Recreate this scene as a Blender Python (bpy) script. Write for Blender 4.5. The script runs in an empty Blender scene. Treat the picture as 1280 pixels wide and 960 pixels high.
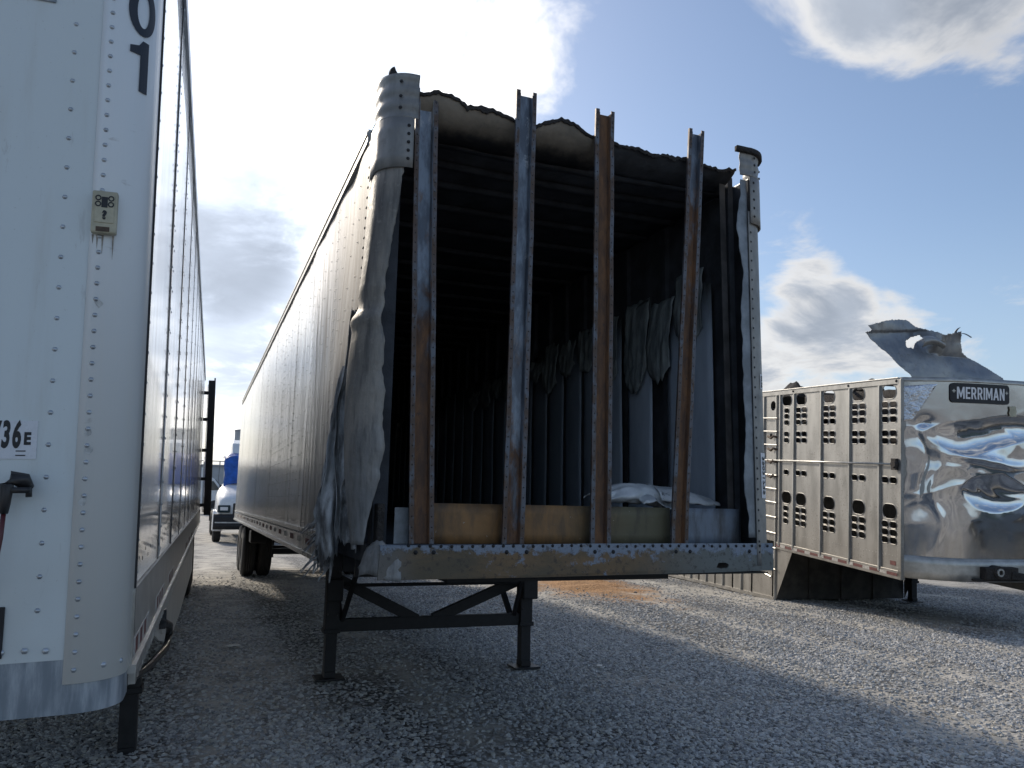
import bpy, bmesh, math, random
from mathutils import Vector, Matrix, noise
R = math.radians
random.seed(7)
SC = bpy.context.scene
COL = SC.collection

# ------------------------------------------------------------------ camera
CAM_H = 1.6441
pitch, roll, yaw, fpx = 0.1466, 0.0213, 0.3713, 994.65
fw = Vector((math.sin(yaw)*math.cos(pitch), math.cos(yaw)*math.cos(pitch), math.sin(pitch)))
rt0 = Vector((math.cos(yaw), -math.sin(yaw), 0)); up0 = rt0.cross(fw)
rt = rt0*math.cos(roll) + up0*math.sin(roll); upv = -rt0*math.sin(roll) + up0*math.cos(roll)
cd = bpy.data.cameras.new('camera'); cam = bpy.data.objects.new('camera', cd); COL.objects.link(cam)
cd.sensor_width = 36; cd.lens = fpx/1280*36; cd.clip_start = 0.05; cd.clip_end = 5000
M = Matrix((rt, upv, -fw)).transposed().to_4x4(); M.translation = (0, 0, CAM_H); cam.matrix_world = M
SC.camera = cam

# ------------------------------------------------------------------ light
SUN_AZ, SUN_EL = R(-18), R(29.5)
sdir = Vector((math.sin(SUN_AZ)*math.cos(SUN_EL), math.cos(SUN_AZ)*math.cos(SUN_EL), math.sin(SUN_EL)))
sl = bpy.data.lights.new('sun', 'SUN'); sl.energy = 2.25; sl.angle = R(4.2); sl.color = (1, .90, .76)
so = bpy.data.objects.new('sun', sl); COL.objects.link(so); so.rotation_euler = sdir.to_track_quat('Z', 'Y').to_euler()
SC.view_settings.view_transform = 'Standard'; SC.view_settings.look = 'None'
SC.view_settings.exposure = 0.65; SC.view_settings.gamma = 1; SC.view_settings.use_curve_mapping = False

world = bpy.data.worlds.new('World'); SC.world = world; world.use_nodes = True
world.cycles.sampling_method = 'MANUAL'; world.cycles.sample_map_resolution = 512

class NT:
    """small node-graph helper"""
    def __init__(s, tree): s.t = tree; s.n = tree.nodes; s.l = tree.links
    def new(s, typ, **kw):
        nd = s.n.new(typ)
        for k, v in kw.items():
            if hasattr(nd, k): setattr(nd, k, v)
        return nd
    def put(s, sock, val):
        if isinstance(val, bpy.types.NodeSocket): s.l.new(val, sock)
        elif val is not None:
            if sock.type == 'RGBA' and len(val) == 3: val = (*val, 1)
            sock.default_value = val
    def math(s, op, a, b=None, c=None, clamp=False):
        nd = s.new('ShaderNodeMath', operation=op, use_clamp=clamp)
        for i, x in enumerate((a, b, c)):
            if x is not None: s.put(nd.inputs[i], x)
        return nd.outputs[0]
    def vmath(s, op, a, b=None):
        nd = s.new('ShaderNodeVectorMath', operation=op); s.put(nd.inputs[0], a)
        if b is not None: s.put(nd.inputs[1], b)
        return nd.outputs['Value'] if op in ('DOT_PRODUCT', 'LENGTH') else nd.outputs[0]
    def mix(s, fac, a, b, mode='MIX'):
        nd = s.new('ShaderNodeMix', data_type='RGBA', blend_type=mode)
        s.put(nd.inputs[0], fac); s.put(nd.inputs[6], a); s.put(nd.inputs[7], b); return nd.outputs[2]
    def smooth(s, x, lo, hi, a=0., b=1.):
        nd = s.new('ShaderNodeMapRange', interpolation_type='SMOOTHSTEP', clamp=True)
        s.put(nd.inputs[0], x)
        for i, q in enumerate((lo, hi, a, b)): s.put(nd.inputs[i+1], q)
        return nd.outputs[0]
    def noise(s, vec, scale, detail=4, rough=.55, dist=0., dim='3D'):
        nd = s.new('ShaderNodeTexNoise', noise_dimensions=dim)
        if vec is not None: s.put(nd.inputs['Vector'], vec)
        nd.inputs['Scale'].default_value = scale; nd.inputs['Detail'].default_value = detail
        nd.inputs['Roughness'].default_value = rough; nd.inputs['Distortion'].default_value = dist
        return nd.outputs['Fac']
    def mapping(s, vec, scale=(1, 1, 1), loc=(0, 0, 0)):
        nd = s.new('ShaderNodeMapping'); s.put(nd.inputs[0], vec)
        nd.inputs['Scale'].default_value = scale; nd.inputs['Location'].default_value = loc
        return nd.outputs[0]
    def sep(s, vec):
        nd = s.new('ShaderNodeSeparateXYZ'); s.put(nd.inputs[0], vec); return nd.outputs
    def comb(s, x, y, z):
        nd = s.new('ShaderNodeCombineXYZ')
        for i, q in enumerate((x, y, z)): s.put(nd.inputs[i], q)
        return nd.outputs[0]

def pix_dir(u, v):
    d = fw*fpx + rt*(u-640) + upv*(480-v); return d.normalized()

def build_sky():
    g = NT(world.node_tree); g.n.clear()
    tc = g.new('ShaderNodeTexCoord'); d = g.vmath('NORMALIZE', tc.outputs['Generated'])
    sky = g.new('ShaderNodeTexSky', sky_type='NISHITA'); sky.sun_disc = False
    sky.sun_elevation = SUN_EL; sky.sun_rotation = SUN_AZ
    sky.air_density = 1.0; sky.dust_density = 1.6; sky.ozone_density = 1.5; sky.altitude = 100
    xyz = g.sep(d)
    k = g.math('ADD', g.math('MAXIMUM', xyz[2], 0), .22)
    p = g.comb(g.math('DIVIDE', xyz[0], k), g.math('DIVIDE', xyz[1], k), xyz[2])
    wq = g.noise(p, 1.6, 2, .5)
    pw = g.vmath('ADD', p, g.comb(g.math('MULTIPLY', wq, .5), g.math('MULTIPLY', wq, .35), 0))
    n1 = g.noise(pw, 2.3, 6, .6, .15)
    n2 = g.noise(g.mapping(pw, loc=(.05, .07, .1)), 7.5, 5, .62)
    nn = g.math('ADD', g.math('MULTIPLY', n1, 1.05), g.math('MULTIPLY', n2, .55))
    nn = g.math('SUBTRACT', nn, .30)
    cover = None
    # clouds standing in the sky: (direction, angular size in deg, weight)
    blobs = [((310, 110), 15, .40), ((225, 40), 15, .25), ((440, 50), 8, .16), ((280, 370), 9, .34), ((250, 480), 12, .22),
             ((1190, -30), 9, .36), ((1040, -25), 6, .22), ((1020, 372), 4.2, .34), ((1090, 405), 4.2, .22), ((980, 465), 5, .30),
             ((590, 75), 9, .20), ((690, 60), 6, .07), ((790, 270), 9, -.22), ((880, 150), 11, -.22), ((1200, 240), 11, -.25), ((1270, 335), 3, .16), ((1130, 450), 6, .20), ((1240, 420), 6, .10)]
    for (px, a, w) in blobs:
        dt = g.vmath('DOT_PRODUCT', d, tuple(pix_dir(*px)))
        m = g.smooth(dt, math.cos(R(a)), 1.0, 0, w)
        cover = m if cover is None else g.math('ADD', cover, m)
    c = g.math('ADD', nn, cover)
    mask = g.smooth(c, .50, .80)
    thick = g.smooth(c, .66, 1.02)
    sd = g.vmath('DOT_PRODUCT', d, tuple(sdir))
    sdc = g.math('MAXIMUM', sd, 0)
    glow = g.math('POWER', sdc, 7)              # forward scattering through thin cloud
    glow2 = g.math('POWER', sdc, 30)
    # cloud radiance: white where thin and sunlit, greyer where thick, brighter towards the sun
    lum = g.math('ADD', .50, g.math('MULTIPLY', glow, 1.5))
    lum = g.math('MULTIPLY', lum, g.math('SUBTRACT', 1.10, g.math('MULTIPLY', thick, .40)))
    lum = g.math('MULTIPLY', lum, g.smooth(n2, .25, .75, 1.06, .94))
    shade = None                                # grey undersides of the deep cloud bank at left
    for px, a_, w in (((270, 300), 7.5, .50), ((300, 410), 5, .25), ((1230, -20), 5, .22), ((1010, 400), 2.4, .18)):
        q_ = g.smooth(g.vmath('DOT_PRODUCT', d, tuple(pix_dir(*px))), math.cos(R(a_)), 1.0-(1-math.cos(R(a_)))*.25, 0, w)
        shade = q_ if shade is None else g.math('MAXIMUM', shade, q_)
    shade = g.math('MULTIPLY', shade, g.smooth(n1, .36, .6, .45, 1.1), clamp=True)
    lum = g.math('MULTIPLY', lum, g.math('SUBTRACT', 1.0, shade))
    lum = g.math('DIVIDE', lum, .12)
    cc = g.mix(thick, (1.0, .975, .94), (.80, .89, 1.04))
    cc = g.mix(g.math('MULTIPLY', shade, .9), cc, (.72, .86, 1.10))
    cc = g.mix(1.0, cc, g.comb(lum, lum, lum), 'MULTIPLY')
    sk = g.mix(1.0, sky.outputs[0], (.83, .84, .86), 'MULTIPLY')
    hz = g.smooth(xyz[2], .0, .34, .72, 0.0)    # milky air towards the horizon
    sk = g.mix(hz, sk, (2.5, 3.25, 4.1))
    gl = [g.math('MULTIPLY', glow2, k) for k in (4.5, 4.3, 3.9)]
    sk = g.mix(1.0, sk, g.comb(*gl), 'ADD')
    col = g.mix(g.math('MULTIPLY', mask, .95), sk, cc)
    bg = g.new('ShaderNodeBackground'); g.put(bg.inputs[0], col); bg.inputs[1].default_value = .12
    out = g.new('ShaderNodeOutputWorld'); g.l.new(bg.outputs[0], out.inputs[0])
build_sky()

# ------------------------------------------------------------------ materials
MATS = {}
def mat(name, fn):
    m = bpy.data.materials.new(name); m.use_nodes = True; g = NT(m.node_tree); g.n.clear()
    b = g.new('ShaderNodeBsdfPrincipled'); o = g.new('ShaderNodeOutputMaterial'); g.l.new(b.outputs[0], o.inputs[0])
    g.b = b; g.obj = g.new('ShaderNodeTexCoord').outputs['Object']
    fn(g); MATS[name] = m; return m
def setp(g, color=None, rough=None, metal=None, coat=None, bump=None, bstr=.3, bdist=.01, spec=None):
    I = g.b.inputs
    if color is not None: g.put(I['Base Color'], color)
    if rough is not None: g.put(I['Roughness'], rough)
    if metal is not None: g.put(I['Metallic'], metal)
    if coat is not None: g.put(I['Coat Weight'], coat); I['Coat Roughness'].default_value = .06
    if spec is not None: g.put(I['Specular IOR Level'], spec)
    if bump is not None:
        bn = g.new('ShaderNodeBump'); bn.inputs['Strength'].default_value = bstr; bn.inputs['Distance'].default_value = bdist
        g.put(bn.inputs['Height'], bump); g.l.new(bn.outputs[0], I['Normal'])
def plain(name, color, rough=.6, metal=0., var=.25, scale=9, bstr=.12, bd=.004):
    def f(g):
        n = g.noise(g.obj, scale, 5, .6)
        c = g.mix(g.smooth(n, .3, .75), tuple(x*(1-var) for x in color), tuple(min(1, x*(1+var)) for x in color))
        setp(g, c, g.smooth(n, .2, .8, max(.04, rough-.1), min(1, rough+.1)), metal, bump=g.noise(g.obj, scale*4, 4), bstr=bstr, bdist=bd)
    return mat(name, f)

def m_white(g):     # dusty white painted front sheet
    st = g.noise(g.mapping(g.obj, (9, 9, .9)), 1.5, 6, .6)
    big = g.noise(g.obj, 1.6, 4)
    z = g.sep(g.obj)[2]
    low = g.smooth(z, 2.2, 1.1)
    dirt = g.math('MULTIPLY', g.smooth(st, .5, .8), .35)
    dirt = g.math('ADD', dirt, g.math('MULTIPLY', low, g.smooth(big, .3, .7, .05, .45)))
    c = g.mix(dirt, (.60, .655, .665), (.42, .40, .345))
    scr = g.smooth(g.noise(g.mapping(g.obj, (2.2, 2.2, .5)), 5.5, 7, .7, .8), .60, .66)
    c = g.mix(g.math('MULTIPLY', scr, .30), c, (.36, .36, .35))
    fine = g.smooth(g.noise(g.obj, 90, 4, .75), .62, .72)
    c = g.mix(g.math('MULTIPLY', fine, .40), c, (.22, .19, .16))
    setp(g, c, g.smooth(st, .3, .7, .34, .5), 0, bump=big, bstr=.15, bdist=.03)
mat('white_paint', m_white)
def m_corner(g):
    st = g.noise(g.mapping(g.obj, (14, 14, .7)), 1.6, 6, .6); z = g.sep(g.obj)[2]
    low = g.smooth(z, 2.3, 1.25)
    c = g.mix(g.math('ADD', g.math('MULTIPLY', low, .55), g.math('MULTIPLY', g.smooth(st, .5, .75), .2), clamp=True), (.70, .73, .74), (.72, .71, .66))
    scf = g.smooth(g.noise(g.mapping(g.obj, (1, 1, 2.2)), 7, 5, .65), .66, .72)
    c = g.mix(g.math('MULTIPLY', scf, .35), c, (.33, .31, .28))
    setp(g, c, .42, 0, bump=st, bstr=.08, bdist=.01)
mat('corner_paint', m_corner)
def m_sidepanel(g):   # glossy white prepainted side sheet, grimy streaks
    st = g.noise(g.mapping(g.obj, (3, 7, .6)), 1.6, 7, .62)
    c = g.mix(g.math('MULTIPLY', g.smooth(st, .48, .78), .5), (.80, .80, .79), (.55, .54, .51))
    setp(g, c, g.smooth(st, .4, .8, .13, .24), .0, coat=.6, bump=g.noise(g.mapping(g.obj, (1, 1.2, .5)), 1.4, 2), bstr=.16, bdist=.03)
mat('side_sheet', m_sidepanel)
plain('bare_alu', (.42, .45, .48), .36, .75, .2, 6)
plain('dull_alu', (.46, .45, .42), .42, .7, .22, 7, .2)
def m_band(g):
    st = g.noise(g.mapping(g.obj, (10, 10, 1.6)), 2, 6, .65)
    c = g.mix(g.smooth(st, .4, .7), (.20, .235, .27), (.42, .46, .50))
    setp(g, c, .42, .35, bump=st, bstr=.1, bdist=.01)
mat('grey_band', m_band)
plain('dark_steel', (.022, .022, .024), .62, .3, .35, 14, .3)
plain('black_soot', (.050, .054, .062), .92, 0, .4, 5, .5, .01)
plain('sooty_steel', (.075, .07, .068), .65, .2, .35, 9, .3)
plain('rubber', (.022, .021, .021), .8, 0, .3, 12, .4)
plain('rim_steel', (.22, .21, .20), .55, .5, .35, 12)
plain('dark_seam', (.03, .03, .032), .55, 0, .2, 10)
plain('black_plastic', (.02, .02, .022), .45, 0, .2, 10)
plain('ink', (.012, .013, .016), .55, 0, .1, 10)
plain('number_paint', (.018, .022, .032), .4, 0, .15, 10)
plain('sticker_white', (.72, .72, .74), .4, 0, .05, 20)
plain('clear_sticker', (.60, .62, .66), .28, 0, .05, 20)
plain('beige_plastic', (.44, .41, .30), .5, 0, .2, 15)
plain('red_hose', (.09, .012, .016), .45, 0, .2, 15)
plain('tape_red', (.12, .032, .028), .55, 0, .35, 30)
plain('tape_white', (.42, .40, .37), .45, 0, .25, 30)
plain('grime_spot', (.47, .475, .46), .6, 0, .25, 60)
plain('drip_stain', (.30, .275, .24), .7, 0, .4, 60)
plain('rust_stain', (.10, .07, .05), .8, 0, .4, 30)
plain('skirt_paint', (.56, .55, .52), .45, 0, .15, 3)
plain('sign_black', (.012, .013, .018), .5, 0, .2, 20)
plain('truck_white', (.70, .71, .72), .25, 0, .08, 2, .02)
plain('glass_dark', (.03, .05, .06), .06, 0, .2, 3, .0)
plain('blue_tarp', (.02, .10, .40), .45, 0, .3, 5, .5, .03)
plain('far_wall', (.40, .42, .44), .8, 0, .08, 1)
plain('far_roof', (.30, .31, .33), .7, 0, .1, 1)
plain('paper', (.62, .60, .56), .7, 0, .15, 20)
plain('char', (.035, .03, .027), .9, 0, .5, 12, .8, .03)
plain('pickup_paint', (.05, .07, .10), .2, .2, .1, 2, .02)

def soot_common(g, front0, front1):
    """returns (soot factor, streaks) from trailer coordinates; front of trailer is y=0"""
    x, y, z = g.sep(g.obj)
    st = g.noise(g.mapping(g.obj, (.2, 5.0, .36)), 2.2, 8, .66)
    fine = g.noise(g.mapping(g.obj, (.2, 16, .6)), 2.5, 6, .65)
    f = g.math('ADD', g.math('SUBTRACT', y, front0), g.math('MULTIPLY', g.math('SUBTRACT', st, .5), -3.2))
    soot = g.smooth(f, front1-front0, 0)
    return soot, st, fine, y, z
def m_burnt_side(g):
    soot, st, fine, y, z = soot_common(g, .2, 3.4)
    base = g.mix(g.smooth(fine, .35, .7), (.50, .51, .515), (.37, .375, .378))
    drip = g.smooth(st, .53, .60)
    base = g.mix(g.math('MULTIPLY', drip, g.smooth(y, 9.5, 2.5, .25, .9)), base, (.13, .125, .115))
    brown = g.mix(g.smooth(z, 1.3, 3.2), (.03, .029, .028), (.135, .112, .086))
    c = g.mix(g.math('MULTIPLY', soot, .95), base, brown)
    lowdirt = g.smooth(g.math('ADD', z, g.math('MULTIPLY', fine, .5)), 2.1, 1.4)
    c = g.mix(g.math('MULTIPLY', lowdirt, .45), c, (.12, .115, .10))
    rough = g.math('ADD', g.smooth(fine, .3, .7, .16, .27), g.math('MULTIPLY', soot, .34))
    metal = g.smooth(soot, 0, 1, .72, .15)
    setp(g, c, rough, metal, bump=g.noise(g.mapping(g.obj, (.3, 5, .5)), 2.4, 4, .6), bstr=.30, bdist=.02)
mat('burnt_side', m_burnt_side)
def m_burnt_skin(g):
    n = g.noise(g.mapping(g.obj, (3, 3, .8)), 2.0, 8, .66, .3); n2 = g.noise(g.obj, 14, 6, .65); z = g.sep(g.obj)[2]
    n3 = g.noise(g.mapping(g.obj, (9, 9, 1.0)), 1.7, 6, .65)
    c = g.mix(g.smooth(n, .32, .68), (.15, .142, .13), (.34, .305, .26))
    c = g.mix(g.math('MULTIPLY', g.smooth(n3, .50, .66), .75), c, (.09, .085, .08))
    c = g.mix(g.math('MULTIPLY', g.smooth(n2, .56, .70), .45), c, (.40, .37, .33))
    lowg = g.smooth(g.math('ADD', z, g.math('MULTIPLY', n, 1.0)), 3.0, 1.9)
    c = g.mix(g.math('MULTIPLY', lowg, .6), c, g.mix(g.smooth(n3, .35, .65), (.34, .355, .37), (.17, .175, .18)))
    setp(g, c, g.smooth(n2, .3, .7, .45, .68), .25, bump=g.math('ADD', n2, g.math('MULTIPLY', n3, 1.2)), bstr=.45, bdist=.012)
mat('burnt_skin', m_burnt_skin)
def m_corner_alu(g):
    n = g.noise(g.mapping(g.obj, (3, 3, .8)), 2.4, 7, .62); n2 = g.noise(g.obj, 16, 5, .6)
    c = g.mix(g.smooth(n, .3, .72), (.20, .195, .185), (.34, .325, .30))
    c = g.mix(g.math('MULTIPLY', g.smooth(n2, .55, .72), .35), c, (.12, .115, .11))
    setp(g, c, g.smooth(n2, .3, .7, .40, .58), .3, bump=n2, bstr=.2, bdist=.01)
mat('corner_alu', m_corner_alu)
def m_rag(g):
    n = g.noise(g.mapping(g.obj, (5, 5, 1.4)), 2.0, 7, .65)
    c = g.mix(g.smooth(n, .35, .65), (.12, .122, .125), (.62, .64, .66))
    setp(g, c, .6, .1, bump=g.noise(g.obj, 18, 5, .6), bstr=.5, bdist=.02)
mat('torn_metal', m_rag)
plain('pale_tear', (.22, .24, .26), .5, .2, .35, 8, .4)
def m_tan(g):
    n = g.noise(g.obj, 3.2, 7, .65); n2 = g.noise(g.obj, 22, 4, .6); z = g.sep(g.obj)[2]
    c = g.mix(g.smooth(n, .3, .7), (.125, .105, .08), (.235, .195, .15))
    c = g.mix(g.math('MULTIPLY', g.smooth(n2, .56, .72), .5), c, (.12, .11, .10))
    c = g.mix(g.smooth(g.math('ADD', z, g.math('MULTIPLY', g.math('SUBTRACT', n, .5), .12)), 3.90, 3.84), c, (.02, .02, .022))
    setp(g, c, .6, .2, bump=n2, bstr=.35, bdist=.01)
mat('roof_underside', m_tan)
def m_post(rustz, seed):
    def f(g):
        v = g.mapping(g.obj, (1, 1, .55), (seed, 0, 0)); z = g.sep(g.obj)[2]
        n = g.noise(v, 5.5, 8, .68, .4); n2 = g.noise(g.mapping(g.obj, (3, 3, .8), (seed*2, 0, 0)), 5, 6, .65); n3 = g.noise(v, 40, 4, .7)
        grey = g.mix(g.smooth(n2, .4, .65), (.085, .098, .12), (.20, .23, .27))
        grey = g.mix(g.math('MULTIPLY', g.smooth(n, .56, .62), .8), grey, (.36, .37, .38))
        rust = g.mix(g.smooth(n2, .35, .7), (.085, .050, .034), (.21, .105, .048))
        rust = g.mix(g.smooth(n3, .55, .75), rust, (.06, .045, .04))
        k = g.smooth(g.math('ADD', g.math('MULTIPLY', g.math('SUBTRACT', n, .5), 4.5), g.math('SUBTRACT', rustz, z)), -.35, .35)
        c = g.mix(k, grey, rust)
        setp(g, c, g.smooth(k, 0, 1, .42, .82), g.smooth(k, 0, 1, .35, 0), bump=g.math('ADD', n, g.math('MULTIPLY', n3, .4)), bstr=.45, bdist=.008)
    return mat('post_steel_%s' % seed, f)
m_post(3.0, 1); m_post(2.1, 2); m_post(4.8, 3); m_post(3.5, 4); m_post(3.6, 5)
def m_lip(g):
    n = g.noise(g.mapping(g.obj, (1, 1, .6)), 16, 7, .7); n2 = g.noise(g.obj, 3.5, 5)
    c = g.mix(g.smooth(n, .42, .6), (.085, .058, .044), (.125, .135, .155))
    c = g.mix(g.math('MULTIPLY', g.smooth(n2, .46, .62), .7), c, (.10, .062, .042))
    setp(g, c, .55, .35, bump=n, bstr=.5, bdist=.006)
mat('flange_steel', m_lip)
def m_rail(g):
    n = g.noise(g.mapping(g.obj, (.6, 1, 1.3)), 3.0, 8, .65, .5); n2 = g.noise(g.obj, 14, 7, .68); x, y, z = g.sep(g.obj)
    ol = g.mix(g.smooth(n, .35, .65), (.105, .085, .055), (.20, .125, .062))
    ol = g.mix(g.math('MULTIPLY', g.smooth(x, .3, .1), .8), ol, (.15, .145, .135))
    ol = g.mix(g.smooth(x, 1.5, 2.2), ol, (.15, .162, .155))
    peel = g.smooth(g.math('ADD', g.math('MULTIPLY', n2, .5), g.math('ADD', g.math('MULTIPLY', n, .5), g.smooth(z, 1.32, 1.42, -.01, .15))), .535, .60)
    c = g.mix(peel, ol, (.22, .255, .31))
    c = g.mix(g.math('MULTIPLY', g.smooth(g.noise(g.obj, 30, 5, .7), .52, .66), .7), c, (.05, .04, .035))
    setp(g, c, .6, .2, bump=g.math('ADD', n2, g.math('MULTIPLY', peel, .3)), bstr=.4, bdist=.008)
mat('front_rail_steel', m_rail)
def m_kick(g):
    n = g.noise(g.obj, 3.5, 7, .6, .4); n2 = g.noise(g.obj, 26, 6, .7); x = g.sep(g.obj)[0]
    c = g.mix(g.smooth(n, .35, .65), (.105, .058, .024), (.27, .140, .050))
    c = g.mix(g.smooth(x, 1.0, 1.7), c, (.125, .112, .066))
    c = g.mix(g.smooth(x, 1.9, 2.05), c, (.17, .20, .24))
    ch = g.smooth(n2, .66, .69)
    c = g.mix(g.math('MULTIPLY', ch, .7), c, (.5, .47, .4))
    c = g.mix(g.math('MULTIPLY', g.smooth(g.noise(g.mapping(g.obj, (2, 2, .5)), 4, 6, .65), .45, .68), .75), c, (.055, .045, .035))
    setp(g, c, .62, .1, bump=n2, bstr=.25, bdist=.006)
mat('kick_plate', m_kick)
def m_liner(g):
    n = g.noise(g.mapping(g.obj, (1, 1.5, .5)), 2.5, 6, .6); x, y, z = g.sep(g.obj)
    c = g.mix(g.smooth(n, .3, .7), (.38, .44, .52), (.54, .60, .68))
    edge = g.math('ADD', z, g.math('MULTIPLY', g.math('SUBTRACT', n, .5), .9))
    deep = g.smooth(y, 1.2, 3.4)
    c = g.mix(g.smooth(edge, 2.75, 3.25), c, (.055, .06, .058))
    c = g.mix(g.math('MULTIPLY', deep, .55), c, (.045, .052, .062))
    setp(g, c, .55, 0, bump=n, bstr=.15, bdist=.02)
mat('liner', m_liner)
def m_drape(g):
    n = g.noise(g.mapping(g.obj, (1, 3, .8)), 4, 6, .65)
    c = g.mix(g.smooth(n, .35, .7), (.14, .155, .155), (.36, .385, .37))
    setp(g, c, .7, 0, bump=g.noise(g.mapping(g.obj, (1, 8, 1)), 4, 5), bstr=.5, bdist=.02)
mat('charred_liner', m_drape)
def m_crumple(g):
    n = g.noise(g.obj, 6, 6, .65); n2 = g.noise(g.obj, 30, 6, .7); x = g.sep(g.obj)[0]
    c = g.mix(g.smooth(n, .3, .7), (.50, .53, .55), (.70, .72, .73))
    sp = g.math('MULTIPLY', g.smooth(n2, .56, .62), g.smooth(g.noise(g.obj, 3.0, 3), .42, .6))
    c = g.mix(sp, c, (.04, .045, .05))
    c = g.mix(g.math('MULTIPLY', g.smooth(g.noise(g.mapping(g.obj, loc=(3, 1, 2)), 3, 4), .6, .72), .5), c, (.28, .15, .10))
    setp(g, c, .42, .2, bump=n2, bstr=.25, bdist=.006)
mat('crumpled_skin', m_crumple)
def m_livestock(g):
    x, y, z = g.sep(g.obj)
    n = g.noise(g.mapping(g.obj, (1, 2.5, .6)), 2.2, 7, .62); n2 = g.noise(g.obj, 34, 6, .7)
    c = g.mix(g.smooth(n, .3, .7), (.235, .228, .212), (.345, .338, .32))
    c = g.mix(g.math('MULTIPLY', g.smooth(z, 2.2, .9), .45), c, (.23, .205, .17))
    sp = g.math('MULTIPLY', g.smooth(n2, .55, .66), g.smooth(g.noise(g.mapping(g.obj, (1, 1, .7)), 2.6, 4), .38, .6))
    c = g.mix(g.math('MULTIPLY', sp, .8), c, (.10, .08, .06))
    setp(g, c, g.smooth(n, .3, .7, .36, .52), .45, bump=g.noise(g.obj, 3, 4), bstr=.15, bdist=.02)
mat('livestock_alu', m_livestock)
def m_rib(g):
    n = g.noise(g.mapping(g.obj, (1, 1, .5)), 4, 6, .62); n2 = g.noise(g.obj, 40, 5, .7)
    c = g.mix(g.smooth(n, .3, .7), (.30, .29, .265), (.42, .41, .385))
    c = g.mix(g.math('MULTIPLY', g.smooth(n2, .58, .68), .6), c, (.12, .10, .08))
    setp(g, c, .42, .4)
mat('rib_alu', m_rib)
def m_bellyfront(g):  # near-black: the shade under the nose is put into this colour
    n = g.noise(g.obj, 5, 6, .6)
    c = g.mix(g.smooth(n, .3, .7), (.03, .028, .025), (.07, .064, .056))
    setp(g, c, .7, .2, bump=n, bstr=.2, bdist=.01)
mat('shaded_bulkhead', m_bellyfront)
def m_mirror(g):
    n = g.noise(g.obj, 3.0, 6, .6); n2 = g.noise(g.mapping(g.obj, (4, 4, 1)), 3, 5); z = g.sep(g.obj)[2]
    c = g.mix(g.smooth(n, .35, .7), (.66, .67, .69), (.56, .56, .55))
    grime = g.math('MULTIPLY', g.smooth(z, 1.9, 1.2), g.smooth(n2, .3, .7, .25, .8))
    c = g.mix(grime, c, (.47, .43, .37))
    top = g.math('MULTIPLY', g.smooth(z, 3.0, 3.25), .65)
    c = g.mix(top, c, (.44, .43, .415))
    setp(g, c, g.math('ADD', g.smooth(n, .3, .7, .05, .11), g.math('MULTIPLY', g.math('ADD', grime, top), .22)), .97, bump=g.noise(g.obj, 2.2, 3), bstr=.10, bdist=.03)
mat('polished_nose', m_mirror)
def m_foil(g):
    n = g.noise(g.obj, 9, 5, .6)
    setp(g, g.mix(n, (.75, .76, .78), (.6, .62, .66)), .1, 1.0, bump=n, bstr=.9, bdist=.05)
mat('crinkled_foil', m_foil)
def m_torn_roof(g):
    n = g.noise(g.obj, 2.4, 6, .6); n2 = g.noise(g.obj, 15, 5)
    c = g.mix(g.smooth(n, .3, .7), (.20, .22, .25), (.36, .355, .34))
    c = g.mix(g.math('MULTIPLY', g.smooth(n2, .55, .7), .3), c, (.12, .10, .09))
    setp(g, c, .45, .55, bump=n2, bstr=.2, bdist=.01)
mat('torn_roof', m_torn_roof)
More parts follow.
